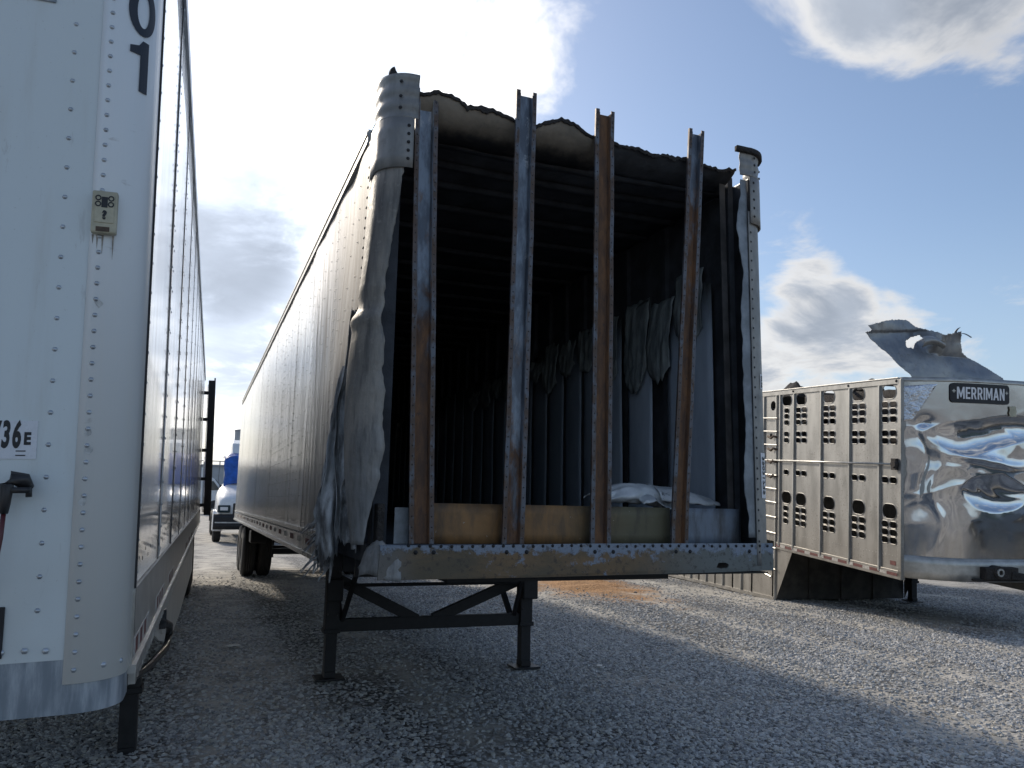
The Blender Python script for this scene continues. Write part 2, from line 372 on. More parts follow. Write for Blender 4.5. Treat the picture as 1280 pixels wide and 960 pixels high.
def m_ground(g):
    geo = g.new('ShaderNodeNewGeometry').outputs['Position']; x, y, z = g.sep(geo)
    big = g.noise(geo, .35, 5, .6); mid = g.noise(geo, 2.2, 6, .62); fine = g.noise(geo, 30, 5, .7)
    vo = g.new('ShaderNodeTexVoronoi', feature='F1'); g.put(vo.inputs['Vector'], geo); vo.inputs['Scale'].default_value = 26
    vc = g.sep(g.new('ShaderNodeVectorMath', operation='MULTIPLY').outputs[0]) if False else None
    vcol = vo.outputs['Color']
    bw = g.new('ShaderNodeRGBToBW'); g.put(bw.inputs[0], vcol)
    stone = g.mix(bw.outputs[0], (.22, .224, .23), (.56, .55, .53))
    stone = g.mix(g.smooth(vo.outputs['Distance'], .25, .6), stone, (.10, .098, .094))
    dust = g.mix(g.smooth(mid, .3, .7), (.37, .35, .31), (.52, .49, .435))
    # tyre tracks with packed dust run along the yard, parallel to the trailers
    wob = g.math('ADD', x, g.math('MULTIPLY', g.math('SUBTRACT', g.noise(geo, .5, 3), .5), 1.2))
    tr = None
    for cx, w in ((7.4, .50), (5.8, .36), (9.0, .55), (10.6, .6), (.5, .75), (2.0, .5), (13.5, .7), (-6, .6)):
        t = g.smooth(g.math('ABSOLUTE', g.math('SUBTRACT', wob, cx)), w, w*.2)
        tr = t if tr is None else g.math('MAXIMUM', tr, t)
    dk = g.math('MULTIPLY', tr, g.smooth(mid, .3, .6, .30, .95))
    dk = g.math('MAXIMUM', dk, g.math('MULTIPLY', g.smooth(big, .46, .62), .8))
    c = g.mix(dk, stone, dust)
    # red clay tipped near the middle of the yard
    dx = g.math('SUBTRACT', x, 7.15); dy = g.math('MULTIPLY', g.math('SUBTRACT', y, 14.9), .42)
    rr = g.math('SQRT', g.math('ADD', g.math('MULTIPLY', dx, dx), g.math('MULTIPLY', dy, dy)))
    rr = g.math('ADD', rr, g.math('MULTIPLY', g.math('SUBTRACT', mid, .5), 2.2))
    cl = g.smooth(rr, 1.6, .6)
    c = g.mix(cl, c, g.mix(g.smooth(fine, .35, .65), (.27, .14, .06), (.47, .28, .14)))
    h = g.math('ADD', g.math('MULTIPLY', g.math('SUBTRACT', 1., vo.outputs['Distance']), g.math('SUBTRACT', 1.0, g.math('MULTIPLY', dk, .7))), g.math('MULTIPLY', fine, .4))
    setp(g, c, .92, 0, bump=h, bstr=.8, bdist=.03, spec=.25)
mat('gravel_ground', m_ground)
def m_stone(g):
    oi = g.new('ShaderNodeObjectInfo').outputs['Random']
    n = g.noise(g.obj, 20, 4)
    c = g.mix(oi, (.24, .243, .25), (.64, .63, .605))
    c = g.mix(g.smooth(g.math('FRACT', g.math('MULTIPLY', oi, 7.31)), .8, .95), c, (.52, .49, .43))
    c = g.mix(g.math('MULTIPLY', n, .30), c, (.24, .235, .23))
    setp(g, c, .85, 0, spec=.3)
mat('stone', m_stone)

# ------------------------------------------------------------------ mesh helpers
class MB:
    def __init__(s): s.v = []; s.f = []
    def add(s, vs, fs):
        o = len(s.v); s.v += [tuple(p) for p in vs]; s.f += [tuple(i+o for i in f) for f in fs]; return s
    def box(s, x0, x1, y0, y1, z0, z1):
        return s.add([(x0,y0,z0),(x1,y0,z0),(x1,y1,z0),(x0,y1,z0),(x0,y0,z1),(x1,y0,z1),(x1,y1,z1),(x0,y1,z1)],
                     [(0,3,2,1),(4,5,6,7),(0,1,5,4),(1,2,6,5),(2,3,7,6),(3,0,4,7)])
    def bar(s, a, b, w, h, upd=(0, 0, 1)):
        a = Vector(a); b = Vector(b); d = (b-a).normalized(); u = Vector(upd)
        r = d.cross(u).normalized(); u = r.cross(d).normalized()
        vs = []
        for p in (a, b):
            for sx, sz in ((-1,-1),(1,-1),(1,1),(-1,1)): vs.append(p + r*w/2*sx + u*h/2*sz)
        return s.add(vs, [(0,1,2,3),(7,6,5,4),(0,4,5,1),(1,5,6,2),(2,6,7,3),(3,7,4,0)])
    def tube(s, path, r, n=8, cap=True):
        path = [Vector(p) for p in path]; rings = []
        for i, p in enumerate(path):
            d = (path[min(i+1, len(path)-1)] - path[max(i-1, 0)]).normalized()
            a = d.cross(Vector((0, 0, 1)) if abs(d.z) < .9 else Vector((1, 0, 0))).normalized(); b = d.cross(a)
            rr = r[i] if isinstance(r, (list, tuple)) else r
            rings.append([p + a*rr*math.cos(k*2*math.pi/n) + b*rr*math.sin(k*2*math.pi/n) for k in range(n)])
        vs = [q for g_ in rings for q in g_]; fs = []
        for i in range(len(rings)-1):
            for k in range(n): fs.append((i*n+k, i*n+(k+1)%n, (i+1)*n+(k+1)%n, (i+1)*n+k))
        if cap: fs.append(tuple(range(n))[::-1]); fs.append(tuple(range((len(rings)-1)*n, len(rings)*n)))
        return s.add(vs, fs)
    def lathe_x(s, prof, c, n=28):
        """revolve (x, radius) profile about an axis parallel to x through c"""
        vs = []; fs = []; m = len(prof)
        for k in range(n):
            a = 2*math.pi*k/n
            for (x, r) in prof: vs.append((c[0]+x, c[1]+r*math.cos(a), c[2]+r*math.sin(a)))
        for k in range(n):
            for i in range(m-1): fs.append((k*m+i, k*m+i+1, ((k+1)%n)*m+i+1, ((k+1)%n)*m+i))
        return s.add(vs, fs)
    def grid(s, fn, nu, nv, keep=None):
        vs = [fn(i/nu, j/nv) for j in range(nv+1) for i in range(nu+1)]
        fs = [(j*(nu+1)+i, j*(nu+1)+i+1, (j+1)*(nu+1)+i+1, (j+1)*(nu+1)+i) for j in range(nv) for i in range(nu) if keep is None or keep((i+.5)/nu, (j+.5)/nv)]
        return s.add(vs, fs)
    def dome(s, p, nrm, r, h=None, n=6):
        p = Vector(p); nrm = Vector(nrm).normalized(); h = r*.6 if h is None else h
        a = nrm.cross(Vector((0, 0, 1)) if abs(nrm.z) < .9 else Vector((1, 0, 0))).normalized(); b = nrm.cross(a)
        vs = [p + a*r*math.cos(2*math.pi*k/n) + b*r*math.sin(2*math.pi*k/n) for k in range(n)]
        vs += [p + nrm*h*.8 + (a*math.cos(2*math.pi*k/n) + b*math.sin(2*math.pi*k/n))*r*.6 for k in range(n)] + [p + nrm*h]
        fs = [(k, (k+1)%n, n+(k+1)%n, n+k) for k in range(n)] + [(n+k, n+(k+1)%n, 2*n) for k in range(n)]
        return s.add(vs, fs)
    def prism(s, prof, y0, y1, ax='y'):
        """closed 2d profile (a,b) swept along an axis: ax y -> (a,y,b), x -> (x,a,b), z -> (a,b,z)"""
        m = len(prof); T = {'y': lambda a, b, t: (a, t, b), 'x': lambda a, b, t: (t, a, b), 'z': lambda a, b, t: (a, b, t)}[ax]
        vs = [T(a, b, y0) for a, b in prof] + [T(a, b, y1) for a, b in prof]
        fs = [(i, (i+1)%m, m+(i+1)%m, m+i) for i in range(m)] + [tuple(range(m))[::-1], tuple(range(m, 2*m))]
        return s.add(vs, fs)
    def build(s, name, m, parent=None, smooth=False, solid=0, bevel=0, stuff=False, label=None, off=0.):
        me = bpy.data.meshes.new(name); me.from_pydata(s.v, [], s.f); me.update()
        bm = bmesh.new(); bm.from_mesh(me)
        loose = [v for v in bm.verts if not v.link_faces]
        if loose: bmesh.ops.delete(bm, geom=loose, context='VERTS')
        bmesh.ops.recalc_face_normals(bm, faces=bm.faces); bm.to_mesh(me); bm.free()
        return link(name, me, m, parent, smooth, solid, bevel, stuff, label, off)
def link(name, me, m, parent=None, smooth=False, solid=0, bevel=0, stuff=False, label=None, off=0.):
    if m: me.materials.clear(); me.materials.append(MATS[m])
    o = bpy.data.objects.new(name, me); COL.objects.link(o); o.parent = parent
    if smooth:
        for p in me.polygons: p.use_smooth = True
    if solid:
        md = o.modifiers.new('solid', 'SOLIDIFY'); md.thickness = solid; md.offset = off
    if bevel:
        md = o.modifiers.new('bevel', 'BEVEL'); md.width = bevel; md.segments = 2; md.limit_method = 'ANGLE'
    if stuff: o['kind'] = 'stuff'
    if label: o['label'] = label
    return o
def empty(name, label, cat, mw=None, group=None):
    o = bpy.data.objects.new(name, None); COL.objects.link(o); o.empty_display_size = .2
    if mw is not None: o.matrix_world = mw
    o['label'] = label; o['category'] = cat
    if group: o['group'] = group
    return o
def frame(origin, ax, ay, az):
    m = Matrix((ax, ay, az)).transposed().to_4x4(); m.translation = origin; return m
def nz(x, y=0., z=0.): return noise.noise(Vector((x, y, z)))
def curve_mesh(polys, extrude):
    cu = bpy.data.curves.new('tmp', 'CURVE'); cu.dimensions = '2D'; cu.fill_mode = 'BOTH'; cu.extrude = extrude
    for pl in polys:
        sp = cu.splines.new('POLY'); sp.points.add(len(pl)-1); sp.use_cyclic_u = True
        for p, (x, y) in zip(sp.points, pl): p.co = (x, y, 0, 1)
    ob = bpy.data.objects.new('tmp', cu); COL.objects.link(ob)
    dg = bpy.context.evaluated_depsgraph_get(); me = bpy.data.meshes.new_from_object(ob.evaluated_get(dg))
    bpy.data.objects.remove(ob); bpy.data.curves.remove(cu); return me
def text_mesh(txt, size, extrude=.0008, bold=.0, sx=1.):
    cu = bpy.data.curves.new('tmp', 'FONT'); cu.body = txt; cu.size = size; cu.extrude = extrude; cu.offset = bold
    cu.align_x = 'CENTER'; cu.align_y = 'CENTER'; cu.resolution_u = 4
    ob = bpy.data.objects.new('tmp', cu); COL.objects.link(ob)
    dg = bpy.context.evaluated_depsgraph_get(); me = bpy.data.meshes.new_from_object(ob.evaluated_get(dg))
    bpy.data.objects.remove(ob); bpy.data.curves.remove(cu)
    for v in me.vertices: v.co.x *= sx
    return me
def remap(me, fn):
    for v in me.vertices: v.co = fn(v.co)
    me.update(); return me
GLYPH = {'M': [[(0,0),(.17,0),(.17,.62),(.36,.12),(.46,.12),(.65,.62),(.65,0),(.82,0),(.82,1),(.62,1),(.41,.44),(.20,1),(0,1)]],
         'E': [[(0,0),(.52,0),(.52,.16),(.18,.16),(.18,.43),(.48,.43),(.48,.58),(.18,.58),(.18,.84),(.52,.84),(.52,1),(0,1)]],
         'R': [[(0,0),(.18,0),(.18,.38),(.27,.38),(.42,0),(.62,0),(.44,.42),(.55,.52),(.59,.66),(.57,.82),(.48,.95),(.34,1),(0,1)], [(.18,.53),(.18,.85),(.31,.85),(.40,.80),(.41,.66),(.36,.55),(.29,.53)]],
         'I': [[(0,0),(.18,0),(.18,1),(0,1)]],
         'A': [[(0,0),(.18,0),(.245,.22),(.475,.22),(.54,0),(.72,0),(.46,1),(.26,1)], [(.29,.37),(.36,.66),(.43,.37)]],
         'N': [[(0,0),(.17,0),(.17,.64),(.45,0),(.63,0),(.63,1),(.46,1),(.46,.38),(.19,1),(0,1)]]}
def block_text(txt, h, sx, gap=.11):
    polys = []; x = 0.
    for ch in txt:
        w = max(p[0] for p in GLYPH[ch][0])
        polys += [[((x+a)*h*sx, (b-.5)*h) for a, b in pl] for pl in GLYPH[ch]]; x += w+gap
    tw = (x-gap)*h*sx
    return curve_mesh([[(a-tw/2, b) for a, b in pl] for pl in polys], .001)
def slice_x(me, step):
    bm = bmesh.new(); bm.from_mesh(me); xs = [v.co.x for v in bm.verts]; x = min(xs)+step
    while x < max(xs):
        bmesh.ops.bisect_plane(bm, geom=bm.verts[:]+bm.edges[:]+bm.faces[:], plane_co=(x, 0, 0), plane_no=(1, 0, 0)); x += step
    bm.to_mesh(me); bm.free(); return me
def stadium(cx, cy, w, h, n=5, k=.92):
    r = min(w, h)/2*k; pts = []
    for (sx, sy, a0) in ((1, 1, 0), (-1, 1, 90), (-1, -1, 180), (1, -1, 270)):
        for j in range(n+1):
            a = R(a0 + 90*j/n); pts.append((cx + sx*(w/2-r) + r*math.cos(a), cy + sy*(h/2-r) + r*math.sin(a)))
    return pts

# ------------------------------------------------------------------ ground
def gz(x, y):
    d = math.hypot(x-5, y-8)
    k = max(0., 1-d/40)
    z = (nz(x*.35, y*.35, 3.1)*.035 + nz(x*1.3, y*1.3, 8.)*.012)*k
    # tipped clay by the drop deck trailer
    z += .13*math.exp(-(((x-7.2)/1.0)**2 + ((y-15.0)/2.0)**2))*(1+.8*nz(x*2.2, y*2.2, 1.))
    if y > 2:
        wob = x + nz(x*.5, y*.5, 2.)*.6
        for cx in (7.4, 5.8, 9.0, 10.6):
            t_ = (wob-cx)/.26; z += (-.030*math.exp(-t_*t_) + .016*math.exp(-((abs(t_)-1.7)/.7)**2))*max(0, 1-d/30)*(.7+.6*nz(x, y, 9.))
    # trailers stand on flat spots
    return min(z, .14)
def build_ground():
    def axis(lo, hi, c0, c1, step):
        a = [c0 + i*step for i in range(int((c1-c0)/step)+1)]
        s = step; x = a[-1]
        while x < hi: s *= 1.35; x += s; a.append(x)
        s = step; x = a[0]; b = []
        while x > lo: s *= 1.35; x -= s; b.append(x)
        return b[::-1] + a
    xs = axis(-2000, 2000, -2, 16, .12); ys = axis(-2000, 2500, 3, 22, .12)
    m = MB(); nx = len(xs)
    vs = [(x, y, gz(x, y)) for y in ys for x in xs]
    fs = [(j*nx+i, j*nx+i+1, (j+1)*nx+i+1, (j+1)*nx+i) for j in range(len(ys)-1) for i in range(nx-1)]
    m.add(vs, fs); o = m.build('ground', 'gravel_ground', smooth=True); o['kind'] = 'structure'
    for p in o.data.polygons:
        if p.normal.z < 0: o.data.flip_normals(); break
build_ground()

def build_gravel():
    m = MB(); X0, X1, Y0, Y1, st = -1.6, 15.5, 3.2, 19.0, .24
    nx = int((X1-X0)/st); ny = int((Y1-Y0)/st); dens = []; vs = []
    for j in range(ny+1):
        for i in range(nx+1):
            x = X0+i*st; y = Y0+j*st; vs.append((x, y, gz(x, y)))
            d = x*math.sin(yaw) + y*math.cos(yaw); l = x*math.cos(yaw) - y*math.sin(yaw)
            k = 1.0 if d < 9 else max(.12, 1-(d-9)/8)
            if abs(l) > d*.68+.6 or d < 4.3: k = 0
            k *= .8 + .9*nz(x*.8, y*.8, 5)
            wob = x + nz(x*.5, y*.5, 2.)*.6
            for cx, w in ((7.4, .45), (5.8, .32), (9.0, .45), (10.6, .5)):
                if abs(wob-cx) < w: k *= .38 + .35*nz(x*2, y*2, 4.)
            if -.3 < x < 2.6 and y > 6.5: k *= .40 + .4*nz(x*1.5, y*1.5, 7.)
            clay = math.exp(-(((x-7.15)/1.3)**2 + ((y-14.9)/2.6)**2)); k *= 1-min(1, clay*1.5)
            dens.append(max(0, k))
    fs = [(j*(nx+1)+i, j*(nx+1)+i+1, (j+1)*(nx+1)+i+1, (j+1)*(nx+1)+i) for j in range(ny) for i in range(nx) if max(dens[j*(nx+1)+i], dens[(j+1)*(nx+1)+i+1]) > 0]
    me = bpy.data.meshes.new('gravel'); me.from_pydata(vs, [], fs)
    at = me.attributes.new('dens', 'FLOAT', 'POINT')
    for i, k in enumerate(dens): at.data[i].value = k
    o = link('gravel', me, 'stone'); o['kind'] = 'stuff'; o['label'] = 'grey crushed stone gravel covering the yard'; o['category'] = 'gravel'
    ng = bpy.data.node_groups.new('gravel_scatter', 'GeometryNodeTree')
    ng.interface.new_socket('Geometry', in_out='INPUT', socket_type='NodeSocketGeometry')
    ng.interface.new_socket('Geometry', in_out='OUTPUT', socket_type='NodeSocketGeometry')
    N = ng.nodes; Lk = ng.links
    gi = N.new('NodeGroupInput'); go = N.new('NodeGroupOutput')
    dp = N.new('GeometryNodeDistributePointsOnFaces'); dp.distribute_method = 'RANDOM'
    na = N.new('GeometryNodeInputNamedAttribute'); na.data_type = 'FLOAT'; na.inputs[0].default_value = 'dens'
    mu = N.new('ShaderNodeMath'); mu.operation = 'MULTIPLY'; mu.inputs[1].default_value = 2300
    Lk.new(na.outputs[0], mu.inputs[0]); Lk.new(mu.outputs[0], dp.inputs['Density']); Lk.new(gi.outputs[0], dp.inputs['Mesh'])
    join = N.new('GeometryNodeGeometryToInstance')
    for k in range(5):
        ic = N.new('GeometryNodeMeshIcoSphere'); ic.inputs['Radius'].default_value = .5; ic.inputs['Subdivisions'].default_value = 2
        sp = N.new('GeometryNodeSetPosition'); no = N.new('ShaderNodeTexNoise'); no.inputs['Scale'].default_value = 1.7; no.inputs['Detail'].default_value = 1
        po = N.new('GeometryNodeInputPosition'); va = N.new('ShaderNodeVectorMath'); va.operation = 'ADD'; va.inputs[1].default_value = (k*7.3, k*3.1, k*1.7)
        Lk.new(po.outputs[0], va.inputs[0]); Lk.new(va.outputs[0], no.inputs['Vector'])
        vs_ = N.new('ShaderNodeVectorMath'); vs_.operation = 'SUBTRACT'; vs_.inputs[1].default_value = (.5, .5, .5); Lk.new(no.outputs['Color'], vs_.inputs[0])
        sc = N.new('ShaderNodeVectorMath'); sc.operation = 'SCALE'; sc.inputs['Scale'].default_value = 1.1; Lk.new(vs_.outputs[0], sc.inputs[0])
        Lk.new(ic.outputs[0], sp.inputs[0]); Lk.new(sc.outputs[0], sp.inputs['Offset'])
        smd = N.new('GeometryNodeSetMaterial'); smd.inputs['Material'].default_value = MATS['stone']
        Lk.new(sp.outputs[0], smd.inputs[0]); Lk.new(smd.outputs[0], join.inputs[0])
    ip = N.new('GeometryNodeInstanceOnPoints'); ip.inputs['Pick Instance'].default_value = True
    Lk.new(dp.outputs['Points'], ip.inputs['Points']); Lk.new(join.outputs[0], ip.inputs['Instance'])
    rr = N.new('FunctionNodeRandomValue'); rr.data_type = 'FLOAT_VECTOR'; rr.inputs[0].default_value = (-.5, -.5, 0); rr.inputs[1].default_value = (.5, .5, 6.28)
    Lk.new(rr.outputs[0], ip.inputs['Rotation'])
    rs = N.new('FunctionNodeRandomValue'); rs.data_type = 'FLOAT'; rs.inputs[2].default_value = .34; rs.inputs[3].default_value = 1.16; rs.inputs['Seed'].default_value = 3
    p2 = N.new('ShaderNodeMath'); p2.operation = 'POWER'; p2.inputs[1].default_value = 1.6; Lk.new(rs.outputs[1], p2.inputs[0])
    sv = N.new('ShaderNodeVectorMath'); sv.operation = 'SCALE'; sv.inputs[0].default_value = (.039, .032, .022); Lk.new(p2.outputs[0], sv.inputs['Scale'])
    Lk.new(sv.outputs[0], ip.inputs['Scale']); Lk.new(ip.outputs[0], go.inputs[0])
    md = o.modifiers.new('scatter', 'NODES'); md.node_group = ng
build_gravel()

# ------------------------------------------------------------------ shared pieces
def wheel(parent, x0, x1, y, z, rad, face):
    """one wheel (tyre > rim pieces) with its axle along x between x0 and x1; face = side of the visible dish"""
    w = x1-x0; m = MB()
    prof = [(.0, rad*.56), (.0, rad*.8), (w*.06, rad*.93), (w*.16, rad*.985)]
    for k in range(4):   # tread ribs and grooves
        a = w*(.20+.16*k); prof += [(a, rad), (a+w*.115, rad), (a+w*.125, rad*.975), (a+w*.15, rad*.975)]
    prof += [(w*.84, rad*.985), (w*.94, rad*.93), (w, rad*.8), (w, rad*.56)]
    wh = m.lathe_x(prof, (x0, y, z), 36).build('wheel', 'rubber', parent, True)
    r = MB()
    if face < 0: pr = [(0.012, rad*.57), (.02, rad*.50), (.07, rad*.44), (.10, rad*.22), (.03, rad*.20), (.02, .0)]
    else: pr = [(w-.012, rad*.57), (w-.02, rad*.50), (w-.07, rad*.44), (w-.10, rad*.22), (w-.03, rad*.20), (w-.02, .0)]
    r.lathe_x(pr, (x0, y, z), 24).build('rim', 'rim_steel', wh, True)
    return wh
def landing_leg(parent, x, y, ztop, zbot, w=.125, foot='pad', mt='dark_steel', zmid=.42):
    m = MB(); m.box(x-w/2, x+w/2, y-w/2, y+w/2, zbot+zmid, ztop); m.box(x-w*.41, x+w*.41, y-w*.41, y+w*.41, zbot+.03, zbot+zmid)
    m.box(x-w*.60, x+w*.60, y-w*.60, y+w*.60, zbot+zmid-.02, zbot+zmid+.02)
    lg = m.build('landing_leg', mt, parent, bevel=.006)
    f = MB(); f.box(x-.13, x+.13, y-.12, y+.12, zbot, zbot+.018); f.box(x-.05, x+.05, y-.07, y+.07, zbot+.018, zbot+.07)
    f.build('foot', mt, lg, bevel=.005)
    return lg

# ------------------------------------------------------------------ white box trailer at left
def build_white_trailer():
    t, a = R(.95), R(2.0)
    ay = Vector((math.sin(t), math.cos(t), 0)); rx = Vector((math.cos(t), -math.sin(t), 0)); up = Vector((0, 0, 1))
    ax = rx*math.cos(a) + up*math.sin(a); az = up*math.cos(a) - rx*math.sin(a)
    C = Vector((-.155, 2.55, 1.05)) - az*1.05
    T = empty('box_trailer', 'near white box trailer with riveted front wall and black numbers, cropped at left edge', 'trailer', frame(C, ax, ay, az))
    r, ZB, ZT, LEN, W = .12, 1.05, 4.12, 15.25, 2.59
    q = math.pi/2*r
    def path(s, o=0.):   # s along the skin: <0 front wall, 0..q corner arc, >q side; o outward offset
        if s < 0: return Vector((-r+s, -o, 0)), Vector((0, -1, 0))
        if s < q:
            th = s/r; n = Vector((math.sin(th), -math.cos(th), 0)); return Vector((-r, r, 0)) + n*(r+o), n
        return Vector((o, r+(s-q), 0)), Vector((1, 0, 0))
    def skin(s0, s1, z0, z1, o, n):
        m = MB(); m.grid(lambda u, v: (lambda p: (p.x, p.y, z0+(z1-z0)*v))(path(s0+(s1-s0)*u, o)[0]), n, 1); return m
    # front wall sheets, side by side
    xs = [-.145+r, -1.2, -W+.1]
    seam = -.145 + r            # s of the corner sheet's edge
    skin(seam-1.15, seam, 1.195, ZT, .0, 1).build('front_panel', 'white_paint', T, solid=.004, off=-1)
    skin(seam-2.30, seam-1.152, 1.195, ZT, .0, 1).build('front_panel', 'white_paint', T, solid=.004, off=-1)
    skin(seam, q+.10, 1.13, ZT, .004, 14).build('corner_panel', 'corner_paint', T, True, solid=.003, off=-1)
    skin(seam-2.3, q+.10, 1.05, 1.195, -.006, 150).build('lower_band', 'grey_band', T, False, solid=.004, off=-1)
    # curved lower lip of the band
    # side: dark seam strip after the corner, then sheets with seams
    s0 = q + .10; y0 = r + .10
    MB().box(-.004, .010, y0, y0+.014, 1.22, ZT-.06).build('corner_seam', 'dark_seam', T)
    yy = y0 + .014; n = 0; riv = MB(); holes = MB()
    while yy < LEN-.1:
        y1 = min(yy+1.215, LEN); k = 10
        def f(u, v, yy=yy, y1=y1):
            y = yy + (y1-.006-yy)*u; z = 1.36 + (ZT-.09-1.36)*v
            return (.004*nz(y*1.1, z*.5, 3)+.003*math.sin(u*math.pi)-.001, y, z)
        MB().grid(f, k, 10).build('side_panel', 'side_sheet', T, True, solid=.003, off=-1)
        MB().box(-.006, .0015, y1-.0065, y1-.0005, 1.34, ZT-.08).build('panel_seam', 'dark_seam', T)
        zz = 1.4
        while zz < ZT-.1:
            for dy in ((.03, -.045) if n < 4 else (-.04,)):
                riv.dome((.006, (yy if dy > 0 else y1)+dy, zz), (1, 0, 0), .007, .004)
            zz += .10 if n < 4 else .2
        if n < 3:
            for k in range(9): holes.dome((.004, yy+.12+k*.13, 1.42 + .05*random.random()), (1, 0, 0), .009, .002)
        yy = y1; n += 1
    MB().box(-.02, .016, y0, LEN, ZT-.09, ZT+.01).build('top_rail', 'bare_alu', T, bevel=.004)
    # lower rail: flat upper web, stepped flange with punched edge
    MB().box(-.03, .010, y0-.02, LEN, 1.13, 1.355).build('bottom_rail', 'dull_alu', T)
    m = MB(); m.box(-.05, .022, y0-.02, LEN, 1.105, 1.13)
    k = y0
    while k < 9: m.box(.0, .020, k, k+.05, 1.07, 1.105); k += .10
    m.build('rail_flange', 'dull_alu', T)
    k = y0 + .06; i = 0
    while k < LEN-.4:
        if i % 5 < 3:
            for j in range(3): MB().box(.010, .0125, k+j*.17, k+j*.17+.085, 1.15, 1.20).build('reflective_tape', 'tape_red' if j % 2 == 0 or True else 'tape_white', T)
            MB().box(.010, .012, k-.05, k+.56, 1.147, 1.203).build('tape_backing', 'tape_white', T)
        k += 1.05; i += 1
        if i > 9: break
    # rivets and screws on the front
    z = 1.166
    while z < ZT-.05:
        p, nn = path(seam+.026, .004); riv.dome((p.x, p.y, z), nn, .0075, .005); z += .0473
    z = 1.33
    while z < ZT-.05:
        p, nn = path(seam-.071, 0); riv.dome((p.x, p.y, z), nn, .0075, .005); z += .0905
    for s, z in ((seam-.15, 1.225), (seam-.095, 1.226), (seam-.045, 1.222), (seam+.10, 1.17), (seam+.16, 1.17)):
        p, nn = path(s, .003); riv.dome((p.x, p.y, z), nn, .009, .005)
    for s0_ in (-.62, -1.22, -1.8):
        z = 1.33
        while z < ZT-.05:
            p, nn = path(seam+s0_, 0); riv.dome((p.x, p.y, z), nn, .0075, .005); z += .0905
    st_ = random.Random(3)
    for z in (1.825, 1.775, 1.63, 2.2):
        p, nn = path(seam+.026+.012*(st_.random()-.3), .0)
        vs = [(p.x+(.006+.007*st_.random())*math.cos(k*.7), -.0046, z-.006+(.006+.010*st_.random())*math.sin(k*.7)) for k in range(9)]
        MB().add(vs, [tuple(range(9))]).build('grime_spot', 'grime_spot', T)
    riv.build('rivets', 'bare_alu', T, True, stuff=True); holes.build('weep_holes', 'dark_seam', T, stuff=True)
    # numerals running down the corner
    zero = [[(.046*math.cos(k*math.pi/16), .084*math.sin(k*math.pi/16)) for k in range(32)], [(.021*math.cos(k*math.pi/16), .058*math.sin(k*math.pi/16)) for k in range(32)]]
    one = [[(-.036, .056), (-.036, .034), (-.004, .034), (-.004, -.084), (.024, -.084), (.024, .084), (.002, .084), (-.010, .064)]]
    for pol, zc in ((zero, 3.145), (one, 2.962)):
        me = slice_x(curve_mesh(pol, .0006), .008)
        remap(me, lambda c: (lambda p: Vector((p.x, p.y, zc + c.y)))(path(.088 + c.x, .0066 + c.z)[0]))
        link('numeral', me, 'number_paint', T)
    # printed lot sticker
    def on_front(me, x, z, lift, rot=0.):
        cr, sr = math.cos(rot), math.sin(rot)
        return remap(me, lambda c: Vector((x + c.x*cr - c.y*sr, -lift - c.z, z + c.x*sr + c.y*cr)))
    xs_, zs_ = -.244-.15, 1.795
    stk = MB().box(xs_-.15, xs_+.15, -.0022, -.0002, zs_-.053, zs_+.053).build('lot_sticker', 'clear_sticker', T)
    for ch, xd in (('8', -.371), ('7', -.345), ('3', -.3195), ('6', -.2935)):
        link('sticker_print', on_front(text_mesh(ch, .100, .0004, .0040, .42), xd, 1.806, .0028, R(-2)), 'ink', stk)
    link('sticker_print', on_front(text_mesh('E', .046, .0004, .0022, .75), -.268, 1.797, .0028), 'ink', stk)
    for dz in (1.764, 1.752): MB().box(-.294, -.270, -.0030, -.0024, dz-.0015, dz+.0015).build('sticker_print', 'ink', stk)
    # plate in the upper corner and grey plate low down
    MB().box(-.80, -.272, -.006, -.0005, 3.105, 3.40).build('placard', 'grey_band', T, bevel=.002)
    link('placard_print', on_front(text_mesh('7', .05, .0004, .003), -.315, 3.125, .0065), 'ink', T)
    MB().box(-.75, -.292, -.008, -.0005, 1.21, 1.345).build('connector_plate', 'dark_steel', T, bevel=.002)
    # small weathered permit box
    bx, bz = -.107, 2.462
    b = MB().box(bx-.034, bx+.034, -.030, -.004, bz-.062, bz+.066).build('permit_box', 'beige_plastic', T, bevel=.005)
    MB().box(bx-.026, bx+.026, -.0325, -.0295, bz-.032, bz+.052).build('box_lid', 'beige_plastic', b, bevel=.002)
    MB().box(bx-.008, bx+.008, -.0335, -.0322, bz+.014, bz+.046).build('label_print', 'ink', b)
    for dx, dz in ((-.017, .042), (.017, .042), (-.017, .024), (.017, .024)):
        MB().lathe_x([(0, .0085), (.0012, .0085), (.0012, .0045), (0, .0045), (0, .0085)], (0, 0, 0), 12)
        mm = MB()
        vs = []
        for k in range(12):
            aa = 2*math.pi*k/12
            for rr_, yy_ in ((.0085, -.0338), (.0050, -.0338), (.0050, -.0322), (.0085, -.0322)): vs.append((bx+dx+rr_*math.cos(aa), yy_, bz+dz+rr_*math.sin(aa)))
        mm.add(vs, [(k*4+j, k*4+(j+1)%4, ((k+1)%12)*4+(j+1)%4, ((k+1)%12)*4+j) for k in range(12) for j in range(4)]).build('label_print', 'ink', b)
    link('label_print', on_front(text_mesh('?', .034, .0004, .0022), bx+.001, bz-.010, .0333), 'ink', b)
    MB().box(bx-.02, bx+.016, -.031, -.028, bz-.058, bz-.044).build('drain_slot', 'rust_stain', b)
